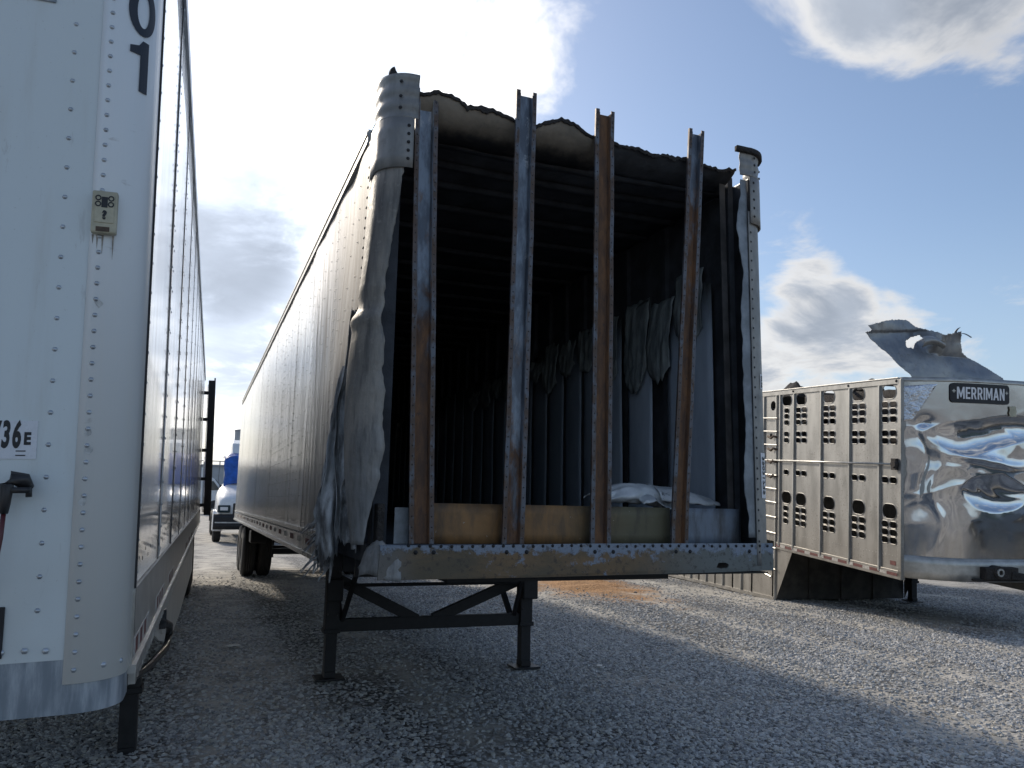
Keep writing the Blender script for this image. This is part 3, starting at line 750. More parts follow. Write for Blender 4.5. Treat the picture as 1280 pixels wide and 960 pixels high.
    for dx, ln in ((-.030, .03), (-.018, .045), (-.004, .06), (.024, .075)):
        MB().add([(bx+dx-.003, -.0046, bz-.062), (bx+dx+.003, -.0046, bz-.062), (bx+dx+.0016, -.0046, bz-.062-ln*.6), (bx+dx+.0004, -.0046, bz-.062-ln), (bx+dx-.0014, -.0046, bz-.062-ln*.5)], [(0, 1, 2, 3, 4)]).build('rust_streak', 'drip_stain', T)
    # air coupling with red hose
    gm = MB(); gx, gzc = -.272, 1.650
    gm.tube([(gx+.022, -.035, gzc+.012), (gx+.012, -.05, gzc+.035), (gx-.012, -.052, gzc+.04), (gx-.028, -.05, gzc+.02), (gx-.03, -.045, gzc-.03), (gx-.032, -.04, gzc-.055)], [.014, .019, .02, .018, .014, .011], 10)
    gm.tube([(gx+.005, -.005, gzc+.025), (gx+.002, -.05, gzc+.03)], .016, 10)
    gm.box(gx-.012, gx+.03, -.07, -.035, gzc-.002, gzc+.014); gm.tube([(gx+.024, -.045, gzc+.015), (gx+.026, -.05, gzc-.012)], .008, 8)
    gl = gm.build('air_coupling', 'black_plastic', T, True)
    MB().tube([(gx-.032, -.04, gzc-.05), (gx-.034, -.045, gzc-.12), (gx-.045, -.055, gzc-.24), (gx-.09, -.06, gzc-.36), (gx-.2, -.05, gzc-.44)], .0062, 10).build('air_hose', 'red_hose', gl, True)
    # unseen hull: roof, far side, rear frame, floor
    MB().box(-W+.02, -.02, .03, LEN, ZT-.03, ZT).build('roof', 'dull_alu', T)
    MB().box(-W, -W+.03, .12, LEN, 1.1, ZT).build('side_wall', 'side_sheet', T)
    MB().box(-W+.05, -.05, .05, LEN, 1.08, 1.12).build('floor', 'dark_steel', T)
    MB().box(-W+.03, -.03, LEN-.04, LEN-.01, 1.1, ZT-.05).build('rear_wall', 'side_sheet', T)
    m = MB()
    for k in range(26): m.box(-W+.1, -.06, .5+k*.55, .56+k*.55, .98, 1.075)
    m.build('crossmembers', 'dark_steel', T)
    # landing legs, skirt, hose, wheels
    landing_leg(T, -.235, 3.40, 1.02, -.03, .13); landing_leg(T, -W+.30, 3.40, 1.02, .09, .13)
    MB().box(-W+.35, -.29, 3.36, 3.44, .62, .70).build('leg_brace', 'dark_steel', T)
    pr = [(1.55, 1.065), (1.65, 1.0), (2.3, .86), (3.1, .72), (4.0, .62), (5.5, .56), (10.7, .52), (10.7, 1.065)]
    MB().prism(pr, -.030, -.020, 'x').build('side_skirt', 'skirt_paint', T)
    MB().tube([(.0, 1.7, 1.06), (.02, 1.95, 1.0), (.025, 2.35, .93), (.02, 2.55, .86), (.01, 2.4, .80), (-.05, 1.95, .79), (-.14, 1.5, .80), (-.2, 1.2, .86)], .020, 10).build('drain_hose', 'black_plastic', T, True)
    MB().box(.0, .03, 1.82, 1.88, .99, 1.08).build('hose_clip', 'black_plastic', T)
    for y in (11.9, 13.15):
        for x0, z in ((-.33, .505), (-.64, .52), (-W+.05, .60), (-W+.36, .60)): wheel(T, x0, x0+.28, y, z, .50, 1)
        MB().box(-W+.3, -.3, y-.06, y+.06, .46, .58).build('axle', 'dark_steel', T)
    MB().box(-W+.6, -.5, 11.2, 14.2, .75, 1.0).build('bogie_frame', 'dark_steel', T)
    # rear door swung round and folded back along the side
    d = MB(); d.bar((.13, 13.98, 2.58), (.05, 15.2, 2.58), .035, 2.56)
    dr = d.build('rear_door', 'side_sheet', T)
    MB().box(.085, .205, 13.93, 13.99, 1.26, 3.86).build('door_edge', 'dark_steel', dr, bevel=.008)
    for zc in (1.45, 1.95, 2.5, 3.1, 3.62): MB().box(.005, .13, 13.97, 14.06, zc-.03, zc+.03).build('hinge', 'dark_steel', dr, bevel=.006)
    MB().tube([(.20, 14.03, 1.15), (.20, 14.03, 3.92)], .014, 8).build('lock_bar', 'dark_steel', dr)
build_white_trailer()

# ------------------------------------------------------------------ burnt trailer
BX, BY = .8486, 4.2087
def build_burnt_trailer():
    tl = -.006
    ax = Vector((1, 0, 0)); ay = Vector((0, math.cos(tl), math.sin(tl))); az = ax.cross(ay)
    T = empty('burnt_trailer', 'burnt out semi trailer with open front and four bare rusty posts', 'trailer', frame(Vector((BX, BY, 0)), ax, ay, az))
    W, LEN, r, ZB, ZS, ZT = 2.63, 15.25, .15, 1.225, 1.197, 3.94
    # ---- left side sheets, buckled more and more towards the burnt front
    def bulge(y, z):
        k = max(0., 1-y/4.5)**1.5
        b = -.055*math.exp(-((y-.75)/.6)**2)*math.exp(-((z-2.3)/.8)**2)
        return b + .016*k*nz(y*3.2, z*.7, 2.) + .030*k*nz(y*1.3, z*.5, 6.) + .0035*nz(y*2.3, z*.35, 9.) + .0025*nz(y*6, z*.5, 4.)
    yy = .33; n = 0; riv = MB()
    while yy < LEN-.05:
        y1 = min(yy+1.22, LEN); sl_ = (n % 2)*.0008
        nu = 22
        def f(u, v, yy=yy, y1=y1):
            y = yy+(y1-yy+.012)*u; lo = 1.40
            if yy < 1.0: lo = 1.40 + max(0, 1-(y-.33)/1.0)*.55 + .10*nz(y*9, 1.)      # melted away at the front foot
            z = lo + (ZT-.10-lo)*v
            return (bulge(y, z)-sl_, y, z)
        MB().grid(f, nu, 20).build('side_panel', 'burnt_side', T, True)
        z = 1.45
        while z < ZT-.1:
            for dy in (.03, y1-yy-.03) if n else (.03, .09, y1-yy-.03):
                y = yy+dy; zz_ = z + .02*nz(y, z, 5)
                if not (yy < 1.0 and zz_ < 2.1): riv.dome((bulge(y, zz_)-.003, y, zz_), (-1, 0, 0), .0055, .003)
            for dy in (.33, .63, .93):
                if n < 5 and int(z*10) % 2 == 0 and not (yy < 1 and z < 2.1): riv.dome((bulge(yy+dy, z)-.003, yy+dy, z), (-1, 0, 0), .006, .004)
            z += .075
        yy = y1; n += 1
    riv.build('rivets', 'dull_alu', T, True, stuff=True)
    m = MB(); m.box(-.012, .05, .50, LEN, ZT-.10, ZT); m.box(-.020, -.012, .50, LEN, ZT-.035, ZT-.012); m.box(-.018, -.012, .5, LEN, ZT-.10, ZT-.085)
    m.build('top_rail', 'dull_alu', T)
    # lower rail with a lip, cracked off near the front
    m = MB(); m.box(-.006, .05, 1.55, LEN, 1.23, 1.41); m.box(-.022, .05, 1.62, LEN, ZS, 1.23); m.box(-.016, -.006, 1.5, LEN, 1.385, 1.41)
    m.build('bottom_rail', 'burnt_side', T)
    k = 2.2
    for i in range(22):
        MB().box(-.0085, -.006, k, k+.24, 1.29, 1.335).build('reflective_tape', 'tape_white' if i % 2 else 'tape_red', T); k += .56
    riv = MB(); k = 1.7
    while k < LEN: riv.dome((-.006, k, 1.365), (-1, 0, 0), .010, .006); k += .14
    riv.build('rail_bolts', 'bare_alu', T, True, stuff=True)
    # ---- right wall: outer sheet, sooted inner posts and liner boards
    MB().box(W-.012, W, .16, LEN, 1.25, ZT).build('right_wall', 'dull_alu', T)
    MB().box(W-.030, W-.014, .14, LEN, 1.40, ZT-.02).build('wall_lining', 'black_soot', T)
    MB().box(.012, .03, 1.2, LEN, 1.42, ZT-.03).build('wall_lining', 'black_soot', T)
    MB().box(.012, .03, .34, 1.2, 1.95, ZT-.03).build('wall_lining', 'black_soot', T)
    MB().box(.03, W-.03, LEN-.06, LEN-.02, 1.38, ZT-.03).build('rear_doors', 'black_soot', T)
    bounds = [(.53, 1.13), (1.36, 1.75), (1.86, 2.22), (2.33, 2.60)]
    y = 2.66
    while y < LEN-.5: bounds.append((y, y+.36)); y += .41
    for i, (a, b) in enumerate(bounds):
        top = 3.30 + .10*nz(a*2, 4.) - .02*max(0, a-3)
        def f(u, v, a=a, b=b, top=top):
            y = a+(b-a)*u; t = top + .07*nz(y*7, 2.) + .10*(1-u)*(1 if i % 2 else .3) - .05
            z = 1.42 + (t-1.42)*v
            return (W-.075 - .012*math.sin(math.pi*u) - .006*nz(y*3, z*1.5), y, z)
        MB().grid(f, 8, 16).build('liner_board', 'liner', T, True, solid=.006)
        MB().box(W-.070, W-.032, b+.02, b+.075, 1.42, ZT-.05).build('wall_post', 'black_soot', T)
    # peeled, drooping tongues of liner
    for (a, b, z0, z1, out) in ((1.37, 1.74, 2.76, 3.36, .10), (1.40, 1.70, 2.68, 2.90, .13), (1.90, 2.20, 2.80, 3.32, .07), (.62, .98, 2.95, 3.42, .06), (1.0, 1.34, 2.72, 3.28, .14), *[(2.34+.41*k, 2.62+.41*k+.06, 3.00+.08*math.sin(k*2.3)+.05*math.sin(k*5.1), 3.32-.02*k+.05*math.sin(k*3.7), .06+.05*math.sin(k*4.1)**2) for k in range(9)]):
        def f(u, v, a=a, b=b, z0=z0, z1=z1, out=out):
            y = a+(b-a)*u + .02*nz(v*4, a); droop = math.sin(math.pi*u)
            z = z1 + (z0-z1)*v - .11*droop*v + .03*nz(u*5+a*7, v*2)
            return (W-.085 - out*.55*math.sin(min(1, v*1.1)*math.pi*.62)*(.8+.2*droop) - .014*nz(u*7+a*3, v*2.5) + .05*max(0, v-.8), y, z)
        MB().grid(lambda u, v: (lambda p: (p[0]+.008*(1-2*abs(nz(u*4+a*5, v*4))), p[1], p[2]+v*(.035*nz(u*9+a*9, 2.)+.015*nz(u*31, a))))(f(u, v)), 20, 14).build('peeled_liner', 'charred_liner', T, True, solid=.004)
    # ---- floor and kick plates
    MB().box(.03, W-.03, .20, LEN-.03, 1.30, 1.40).build('floor', 'black_soot', T)
    for x0, x1 in ((.37, .765), (.905, 1.315), (1.465, 1.865), (2.005, 2.385)):
        def f(u, v, x0=x0, x1=x1): return (x0-.05+(x1-x0+.1)*u, .115+.012*nz(x0*9+u*2, v*2), 1.405+.222*v)
        MB().grid(f, 8, 4).build('kick_plate', 'kick_plate', T, True, solid=.006)
    MB().box(.165, .245, .105, .115, 1.405, 1.60).build('kick_plate', 'pale_tear', T)
    # ---- front lower rail: face with a slot, upper shelf with bolt heads
    prof = [(.06, 1.222), (1.0, 1.226), (1.6, 1.233), (2.1, 1.238), (2.605, 1.246), (2.605, 1.415), (1.3, 1.412), (.07, 1.396)]
    slot = [(2.17, 1.268), (2.20, 1.262), (2.255, 1.266), (2.262, 1.285), (2.24, 1.297), (2.185, 1.296)]
    me = curve_mesh([prof, slot], .005); remap(me, lambda c: Vector((c.x, .02*max(0, (c.x-2.5)*4)**2 + c.z - .002, c.y)))
    fr = link('front_rail', me, 'front_rail_steel', T)
    MB().box(.07, 2.6, .006, .13, 1.396, 1.402).build('rail_shelf', 'front_rail_steel', fr)
    MB().box(.10, 2.58, .02, .13, 1.226, 1.236).build('rail_underside', 'dark_steel', fr)
    riv = MB(); k = .22
    while k < 2.58: riv.dome((k, -.008, 1.398+.006*nz(k*3)), (0, -1, 0), .010, .007); k += .06
    for k in (.26, .36, .78, .90, 1.33, 1.45, 1.88, 1.98, 2.42): riv.dome((k, -.008, 1.365), (0, -1, 0), .013, .008)
    riv.build('rail_bolts', 'dark_steel', T, True, stuff=True)
    # ---- posts: hat section, lips facing forward, web set back
    def post(pts, w, lip, top, mt, dep=.032, name='front_post'):
        """pts: list of (x, y, z) up the post"""
        m = MB(); prof = [(-w/2+lip, 0), (-w/2+lip+.006, dep), (w/2-lip-.006, dep), (w/2-lip, 0)]
        nseg = len(pts)
        def sweep(mb, pr, z_cut=0.):
            mb.grid(lambda u, v: (lambda i: (pts[i][0]+pr[min(len(pr)-1, int(round(u*(len(pr)-1))))][0], pts[i][1]+pr[min(len(pr)-1, int(round(u*(len(pr)-1))))][1], pts[i][2] - (z_cut if i == nseg-1 else 0)))(int(round(v*(nseg-1)))), len(pr)-1, nseg-1)
        sweep(m, prof, .02); po = m.build(name, mt, T, solid=.006)
        for sgn in (-1, 1):
            mm = MB(); pr = [(sgn*(w/2-lip), 0), (sgn*w/2, 0), (sgn*w/2, .014)]
            sweep(mm, pr); mm.build('flange', 'flange_steel', po, solid=.005)
            rr_ = MB()
            for i in range(nseg-1):
                a, b = Vector(pts[i]), Vector(pts[i+1]); L_ = (b-a).length; k = .03
                while k < L_:
                    p = a+(b-a)*(k/L_); rr_.dome((p.x+sgn*(w/2-lip*.5), p.y-.003, p.z), (0, -1, 0), .0045, .003, 5); k += .058
            rr_.build('flange_rivets', 'dark_steel', po, True, stuff=True)
        # punched ears at the top
        ears = MB(); p = pts[-1]
        for sgn in (-1, 1):
            for dz in (-.03, -.07, -.11): ears.dome((p[0]+sgn*(w/2-lip*.5), p[1]-.0035, p[2]+dz), (0, -1, 0), .007, .001, 6)
        ears.build('punched_holes', 'sticker_white' if False else 'dark_seam', po, stuff=True)
        return po
    def curve_pts(x0, x1, zt, bow=0., lean=0., n=12):
        return [(x0+(x1-x0)*(i/n)**1.2 + bow*math.sin(math.pi*i/n) + .004*nz(i*.7, x0*5), .035 + lean*(i/n), 1.408+(zt-1.408)*i/n) for i in range(n+1)]
    post(curve_pts(.300, .255, 4.06, -.004, .06), .135, .024, 4.06, 'post_steel_1')
    post(curve_pts(.835, .870, 4.155, .006, .0), .13, .024, 4.16, 'post_steel_2')
    post(curve_pts(1.39, 1.415, 4.145, .004, .0), .13, .024, 4.15, 'post_steel_3')
    post(curve_pts(1.935, 2.110, 4.15, .012, .0), .115, .022, 4.15, 'post_steel_4')
    m = MB(); m.bar((2.41, .16, 1.41), (2.395, .16, 3.86), .045, .006, (0, 1, 0)); m.bar((2.432, .19, 1.41), (2.417, .19, 3.86), .006, .06, (0, 1, 0)); m.build('angle_post', 'sooty_steel', T)
    m = MB(); m.box(2.46, 2.50, .18, .24, 1.41, 3.93); m.build('corner_post', 'black_soot', T)
    m = MB(); m.box(.05, .13, .14, .22, 1.40, 3.9); m.build('corner_post', 'black_soot', T)
    # ---- rounded corner skins
    q = math.pi/2*r
    def pathL(s, o=0., rr=r):
        """s measured from the side/arc tangent: s<0 along the side (towards the rear), then arc, then across the front"""
        if s < 0: return Vector((-o, rr-s, 0))
        if s < math.pi/2*rr:
            th = s/rr; return Vector((rr, rr, 0)) + Vector((-math.cos(th), -math.sin(th), 0))*(rr+o)
        return Vector((rr+(s-math.pi/2*rr), -o, 0))
    def skinL(fs0, fs1, z0, z1, off, nu, nv, mirror=False, rr=r):
        m = MB()
        def f(u, v):
            z = z0+(z1-z0)*v; a, b = fs0(z), fs1(z); p = pathL(a+(b-a)*u, off(u, z) if callable(off) else off, rr)
            return ((W-p.x) if mirror else p.x, p.y, z)
        m.grid(f, nu, nv); return m
    # main curved strip left of the opening, peeling outwards, ragged inner edge
    def edge_r(z):
        base = .16
        for z0, z1, d0, d1 in ((3.50, 3.60, .20, .235), (2.70, 3.50, .115, .20), (2.2, 2.70, .15, .115), (1.92, 2.2, .155, .15), (1.75, 1.92, .14, .155), (1.55, 1.75, .09, .14), (1.36, 1.55, .05, .09)):
            if z0 <= z <= z1: base = d0+(d1-d0)*(z-z0)/(z1-z0)
        return base + .020*nz(z*5, 3.) + .010*nz(z*19, 1.) + .006*nz(z*47, 2.)
    def edge_l(z): return -.17 - .03*nz(z*2, 7.) + (max(0, 1.75-z)*.42)
    skinL(edge_l, edge_r, 1.40, 3.60, lambda u, z: .015 + (.10*math.sin(math.pi*min(1, u*.85)) + .05)*(1-u)**.6*math.exp(-((z-2.15)/.85)**2) + .004*nz(u*4, z*3) + .022*math.exp(-((z-2.63)/.035)**2) - .012*math.exp(-((z-2.72)/.05)**2), 16, 88).build('corner_skin', 'burnt_skin', T, True, solid=.004)
    rv = MB(); z = 2.05
    while z < 3.62:
        s = edge_l(z)+.02; p = pathL(s, .02 + .05*math.exp(-((z-2.15)/.85)**2)+.006); rv.dome((p.x, p.y, z), (-1, -.2, 0), .010, .006); z += .062
    rv.build('skin_rivets', 'dark_steel', T, True, stuff=True)
    skinL(lambda z: -.12, lambda z: q+.005, 3.50, 3.80, .030, 16, 4).build('corner_sleeve', 'corner_alu', T, True, solid=.004)
    tr = skinL(lambda z: -.06, lambda z: q+.03, 3.80, 4.07, lambda u, z: .022+.006*math.sin(z*70), 16, 18).build('corner_cap', 'corner_alu', T, True, solid=.004)
    # crumpled peak rising behind the cap
    m = MB(); m.grid(lambda u, v: (.02+.10*u+.01*nz(u*5, v*4), .10+.10*math.sin(math.pi*u)*.5+.04*v, 4.04+v*(.04+.13*math.sin(math.pi*min(1, u*1.1)))+.012*nz(u*9, 2)), 10, 5)
    m.build('cap_remnant', 'char', T, solid=.012)
    rv = MB()
    for dz in (3.55, 3.60, 3.65, 3.70, 3.75): p = pathL(q-.02, .034); rv.dome((p.x, p.y, dz), (0, -1, 0), .011, .006)
    for dz in (3.86, 3.93, 4.02): p = pathL(q*.72, .028); rv.dome((p.x, p.y, dz), (-.4, -1, 0), .011, .006)
    # right corner
    def er(z): return q*.98 + .012*nz(z*6, 9.) - (.02 if z < 2.4 else 0) + .045*math.exp(-((z-2.75)/.3)**2)*0
    skinL(lambda z: -.10, lambda z: q*1.0, 1.275, 3.62, .006, 16, 30, True).build('corner_skin', 'corner_alu', T, True, solid=.004)
    skinL(lambda z: q*1.0, lambda z: q*1.28+.030*nz(z*3, 9.)+.012*nz(z*13, 2.), 1.45, 3.84, -.002, 6, 80, True).build('torn_edge', 'pale_tear', T, True, solid=.003)
    skinL(lambda z: -.10, lambda z: q*.98, 3.53, 3.86, .026, 14, 4, True).build('corner_sleeve', 'corner_alu', T, True, solid=.004)
    skinL(lambda z: -.10, lambda z: q*1.30, 3.86, 4.03, lambda u, z: .020+.005*math.sin(z*80), 14, 10, True).build('corner_cap', 'corner_alu', T, True, solid=.004)
    skinL(lambda z: -.10, lambda z: q*1.45, 4.02, 4.055, lambda u, z: .034+.006*nz(u*9, 1.), 16, 2, True).build('cap_rim', 'char', T, True, solid=.03)
    rv2 = MB(); z = 1.36
    while z < 3.5: p = pathL(q*.93, .009); rv2.dome((W-p.x, p.y, z), (.3, -1, 0), .008, .004); z += .066
    for z in (3.58, 3.64, 3.70, 3.76, 3.82): p = pathL(q*.86, .029); rv2.dome((W-p.x, p.y, z), (.3, -1, 0), .010, .005)
    for z in (3.90, 3.95, 4.0):
        for s in (.35, .8): p = pathL(q*s, .028); rv2.dome((W-p.x, p.y, z), (.3, -1, 0), .010, .005)
    for z in (1.30, 1.345): p = pathL(q*.7, .009); rv2.dome((W-p.x, p.y, z), (.3, -1, 0), .013, .007); p = pathL(q*.3, .009); rv2.dome((W-p.x, p.y, z), (1, -.5, 0), .010, .006)
    rv.v and rv.build('cap_rivets', 'dark_steel', T, True, stuff=True); rv2.build('cap_rivets', 'dark_steel', T, True, stuff=True)
    # printed labels on the right corner
    def lab(z0, z1, s0, s1, txt, size, tx):
        lb = skinL(lambda z: q*s0, lambda z: q*s1, z0, z1, .0115, 4, 1, True).build('printed_label', 'sticker_white', T, True)
        me = text_mesh(txt, size, .0003, .0012, 1.0)
        sm = q*(s0+s1)/2; zc = (z0+z1)/2
        remap(me, lambda c: (lambda p: Vector((W-p.x, p.y, zc - c.x*tx)))(pathL(sm + c.y*.8, .0135+c.z)))
        link('label_print', me, 'ink', lb)
    lab(1.70, 1.99, .52, .80, '39031729', .054, 1.15); lab(2.41, 2.51, .54, .72, '0729', .034, 1.2)
    # ---- roof: bows and sheet, torn and curled up at the front
    y = .40; i = 1
    while y < LEN-.3:
        bw = MB(); zc = ZT-.055
        bw.grid(lambda u, v: (.04+(W-.08)*u, y+(-.035, -.02, .02, .035)[int(round(v*3))], zc+(.03, 0, 0, .03)[int(round(v*3))] - (.03*math.sin(math.pi*u)*(1 if i < 3 else .2))), 12, 3).build('roof_bow', 'black_soot', T, True, solid=.004)
        y += (.26, .30, .36, .42, .5)[min(i, 4)]; i += 1
    MB().grid(lambda u, v: (.01+(W-.02)*u, .30+(LEN-.30)*v, ZT-.012 - (.03*math.sin(math.pi*u)*max(0, 1-v*12))), 12, 20).build('roof_sheet', 'black_soot', T, True, solid=.004)
    def lip(x0, x1, zlo, tops, mt, ybase=.32):
        m = MB()
        def f(u, v):
            x = x0+(x1-x0)*u; k = u*(len(tops)-1); i0 = min(int(k), len(tops)-2); tp = tops[i0]+(tops[i0+1]-tops[i0])*(k-i0) + .022*nz(x*11, 3.)+.012*nz(x*37)
            ang = v*1.5; h = tp-zlo
            return (x, ybase-.24*math.sin(ang)+.02*nz(x*3, v), zlo+h*(1-math.cos(ang))/(1-math.cos(1.5))+.006*nz(x*6, v*3))
        m.grid(f, 60, 10).build('curled_roof_edge', mt, T, True, solid=.004)
        def fr_(u, v):
            p = f(u, 1.0); d_ = .018+.030*abs(nz(p[0]*9, 4.))+.02*abs(nz(p[0]*31, 1.))
            return (p[0], p[1]-.006+.004*nz(p[0]*20, v), p[2]+.014*abs(nz(p[0]*26, 7.))-d_*v)
        MB().grid(fr_, 70, 3).build('charred_edge', 'char', T, True, solid=.006)
    lip(.20, .90, 3.845, (4.02, 4.05, 4.045, 4.02, 4.0, 4.015, 4.0, 3.975, 3.96), 'roof_underside')
    lip(.86, 1.44, 3.85, (3.955, 3.97, 4.0, 4.03, 4.045, 4.03, 3.995, 3.97, 3.93), 'roof_underside')
    lip(1.42, 2.45, 3.86, (3.97, 3.945, 3.955, 3.935, 3.95, 3.945, 3.935, 3.925, 3.95), 'black_soot')
    # ---- torn side sheet remnants at the front left foot
    rnd = random.Random(5)
    # (y, x at left edge, x at right edge, z bottom, z top)
    strips = [(.42, -.13, -.04, 1.44, 2.75), (.50, -.17, -.05, 1.32, 2.42), (.62, -.16, -.02, 1.30, 2.20), (.75, -.15, -.03, 1.24, 2.05), (.90, -.14, -.02, 1.26, 2.2), (1.05, -.12, .0, 1.20, 1.95), (1.2, -.10, .0, 1.22, 1.8), (.33, -.10, .03, 1.40, 1.85), (.56, -.20, -.11, 1.38, 1.9), (.40, -.03, .06, 1.36, 1.75)]
    for k, (y, xa, xb, z0, z1) in enumerate(strips):
        def f(u, v, y=y, xa=xa, xb=xb, z0=z0, z1=z1, k=k):
            z = z1+(z0-z1)*v; wd = (xb-xa)*(.30+.85*math.sin(math.pi*min(1, .12+v*.75))**.8)*(1+.35*nz(v*5, k*3.1))
            xm = (xa+xb)/2*(.55+.45*math.sin(min(1, v*1.3)*math.pi/2)) + .03*nz(v*3+k*5, 1.)
            fold = .035*math.sin(u*7+k+2*nz(v*3, k))*(.4+v) + .03*nz(u*3+k*2, v*6)
            return (xm+(u-.5)*wd, y+.10*(u-.5)+fold, z + .07*nz(u*6+k, v*2)*v)
        MB().grid(f, 12, 26).build('torn_strip', 'torn_metal', T, True, solid=.003)
    for k in range(34):     # frayed fibres
        y = .75+.70*rnd.random(); z = 1.22+.34*rnd.random(); m = MB()
        m.grid(lambda u, v: (-.06-.13*v*(.5+.5*math.sin(k*3.))+.022*(u-.5)*(1-v*.7), y+.04*v*math.cos(k*1.9), z-.10*v+.03*nz(k*1.3, v*4)), 1, 4)
        m.build('frayed_strip', 'torn_metal', T, solid=.003)
    # curled end of the corner rail
    def f(u, v):
        p = pathL(.02+.25*u, .012+.016*nz(u*5, v*4)-.03*v*v); return (p.x, p.y, 1.232+.018*math.sin(u*5)+(.13+.05*math.sin(math.pi*u*.8)+.02*nz(u*8, 3))*v)
    MB().grid(f, 14, 8).build('corner_remnant', 'burnt_skin', T, True, solid=.005)
    MB().box(.06, .10, .05, .30, 1.24, 1.62).build('corner_stub', 'char', T, bevel=.01)
    # ---- landing gear and running gear
    yl = 3.327
    for x in (.375, 2.27): landing_leg(T, x, yl, 1.20, .055, .125)
    m = MB(); m.box(.43, 2.21, yl-.035, yl+.035, .462, .575); m.build('leg_crossbar', 'dark_steel', T, bevel=.005)
    for a, b in (((.43, yl, .92), (1.17, yl, .545)), ((2.22, yl, .90), (1.33, yl, .545))):
        MB().bar(a, b, .10, .06, (0, 1, 0)).build('leg_brace', 'dark_steel', T, bevel=.004)
    for x in (.47, 2.15):
        MB().bar((x, yl+.02, .50), (x, yl+.75, 1.17), .045, .045).build('leg_strut', 'dark_steel', T)
        MB().bar((x, yl-.02, .56), (x+(.06 if x < 1 else -.06), yl-.5, 1.17), .035, .035).build('leg_strut', 'dark_steel', T)
    MB().box(2.19, 2.35, yl-.16, yl-.063, .72, .98).build('gearbox', 'dark_steel', T, bevel=.015)
    MB().box(.30, .45, yl-.14, yl-.063, .74, .94).build('gearbox', 'dark_steel', T, bevel=.015)
    MB().tube([(.40, yl-.11, .88), (2.25, yl-.11, .88)], .016, 8).build('drive_shaft', 'dark_steel', T)
    bo = MB()
    for x in (.375, 2.27):
        for dz in (.46, .62, .78, 1.0, 1.1):
            for dx in (-.045, .045): bo.dome((x+dx, yl-.063, dz), (0, -1, 0), .011, .010, 6)
    bo.build('leg_bolts', 'sooty_steel', T, stuff=True)
    MB().box(.62, 2.02, yl-.06, yl+.06, 1.10, 1.20).build('leg_hanger', 'dark_steel', T)
    m = MB(); k = .45
    while k < LEN-.2: m.box(.03, W-.03, k, k+.05, 1.20, 1.30); k += .38
    m.build('crossmembers', 'dark_steel', T)
    MB().box(.55, 2.05, .35, 1.7, 1.17, 1.20).build('coupler_plate', 'dark_steel', T)
    MB().box(.75, .88, 9.6, LEN-.1, 1.02, 1.20).build('slider_rail', 'dark_steel', T); MB().box(1.75, 1.88, 9.6, LEN-.1, 1.02, 1.20).build('slider_rail', 'dark_steel', T)
    MB().box(.62, .95, 11.6, 12.3, .82, 1.02).build('air_tank', 'dark_steel', T, bevel=.08)
    MB().box(.2, .5, 12.4, 12.9, .80, 1.05).build('suspension_hanger', 'dark_steel', T, bevel=.03)
    for y in (13.62, 14.86):
        for x0 in (.10, .42, W-.38, W-.70): wheel(T, x0, x0+.275, y, .585, .505, -1 if x0 < 1 else 1)
        MB().box(.4, W-.4, y-.06, y+.06, .52, .64).build('axle', 'dark_steel', T)
    for x in (.32, W-.9): MB().box(x, x+.58, 15.16, 15.17, .35, 1.15).build('mud_flap', 'rubber', T)
    MB().box(.3, 2.3, 15.2, 15.3, .5, .62).build('rear_bumper', 'dark_steel', T)
    return T
build_burnt_trailer()

# crumpled roof skin lying on the floor inside the burnt trailer
def build_crumple():
    T = empty('crumpled_sheet', 'crumpled pale metal sheet lying behind the kick plates inside burnt trailer', 'sheet metal', Matrix.Translation((BX, BY, 0)))
    def ridge(x, y, z, k): return (1-2*abs(nz(x*k, y*k, z*k)))
    def f(u, v):
        x = 1.49+.46*u; k = .115*(.30+.70*math.sin(math.pi*min(1, .10+u*.62))); th = -.9+v*3.9
        x += .05*math.cos(th)*(1-u)
        return (x+.014*ridge(u, v, 1, 3.1), .33-k*.9*math.cos(th)+.020*ridge(u, v, 2, 2.7), 1.665+k*(.62*math.sin(th)+.25)+.018*ridge(u, v, 3, 3.5)+.020*math.sin(u*3.1)-.02)
    MB().grid(f, 44, 36).build('folded_end', 'crumpled_skin', T, True, solid=.003)
    def f2(u, v):
        x = 1.90+.52*u; th = .1+v*2.6; k = .125*(1-.65*u**1.6)
        return (x, .36-k*1.5*math.cos(th)+.022*ridge(u, v, 5, 2.3), 1.645+k*.95*math.sin(th)+.016*ridge(u, v, 7, 3.3)-.02*u)
    MB().grid(f2, 44, 30).build('rolled_length', 'crumpled_skin', T, True, solid=.003)
    def f3(u, v):
        return (1.76+.30*u, .16+.12*v+.02*ridge(u, v, 1, 3), 1.625+.03*math.sin(u*7)+.06*v+.022*ridge(u, v, 4, 3))
    MB().grid(f3, 20, 10).build('bent_flap', 'crumpled_skin', T, True, solid=.003)
build_crumple()

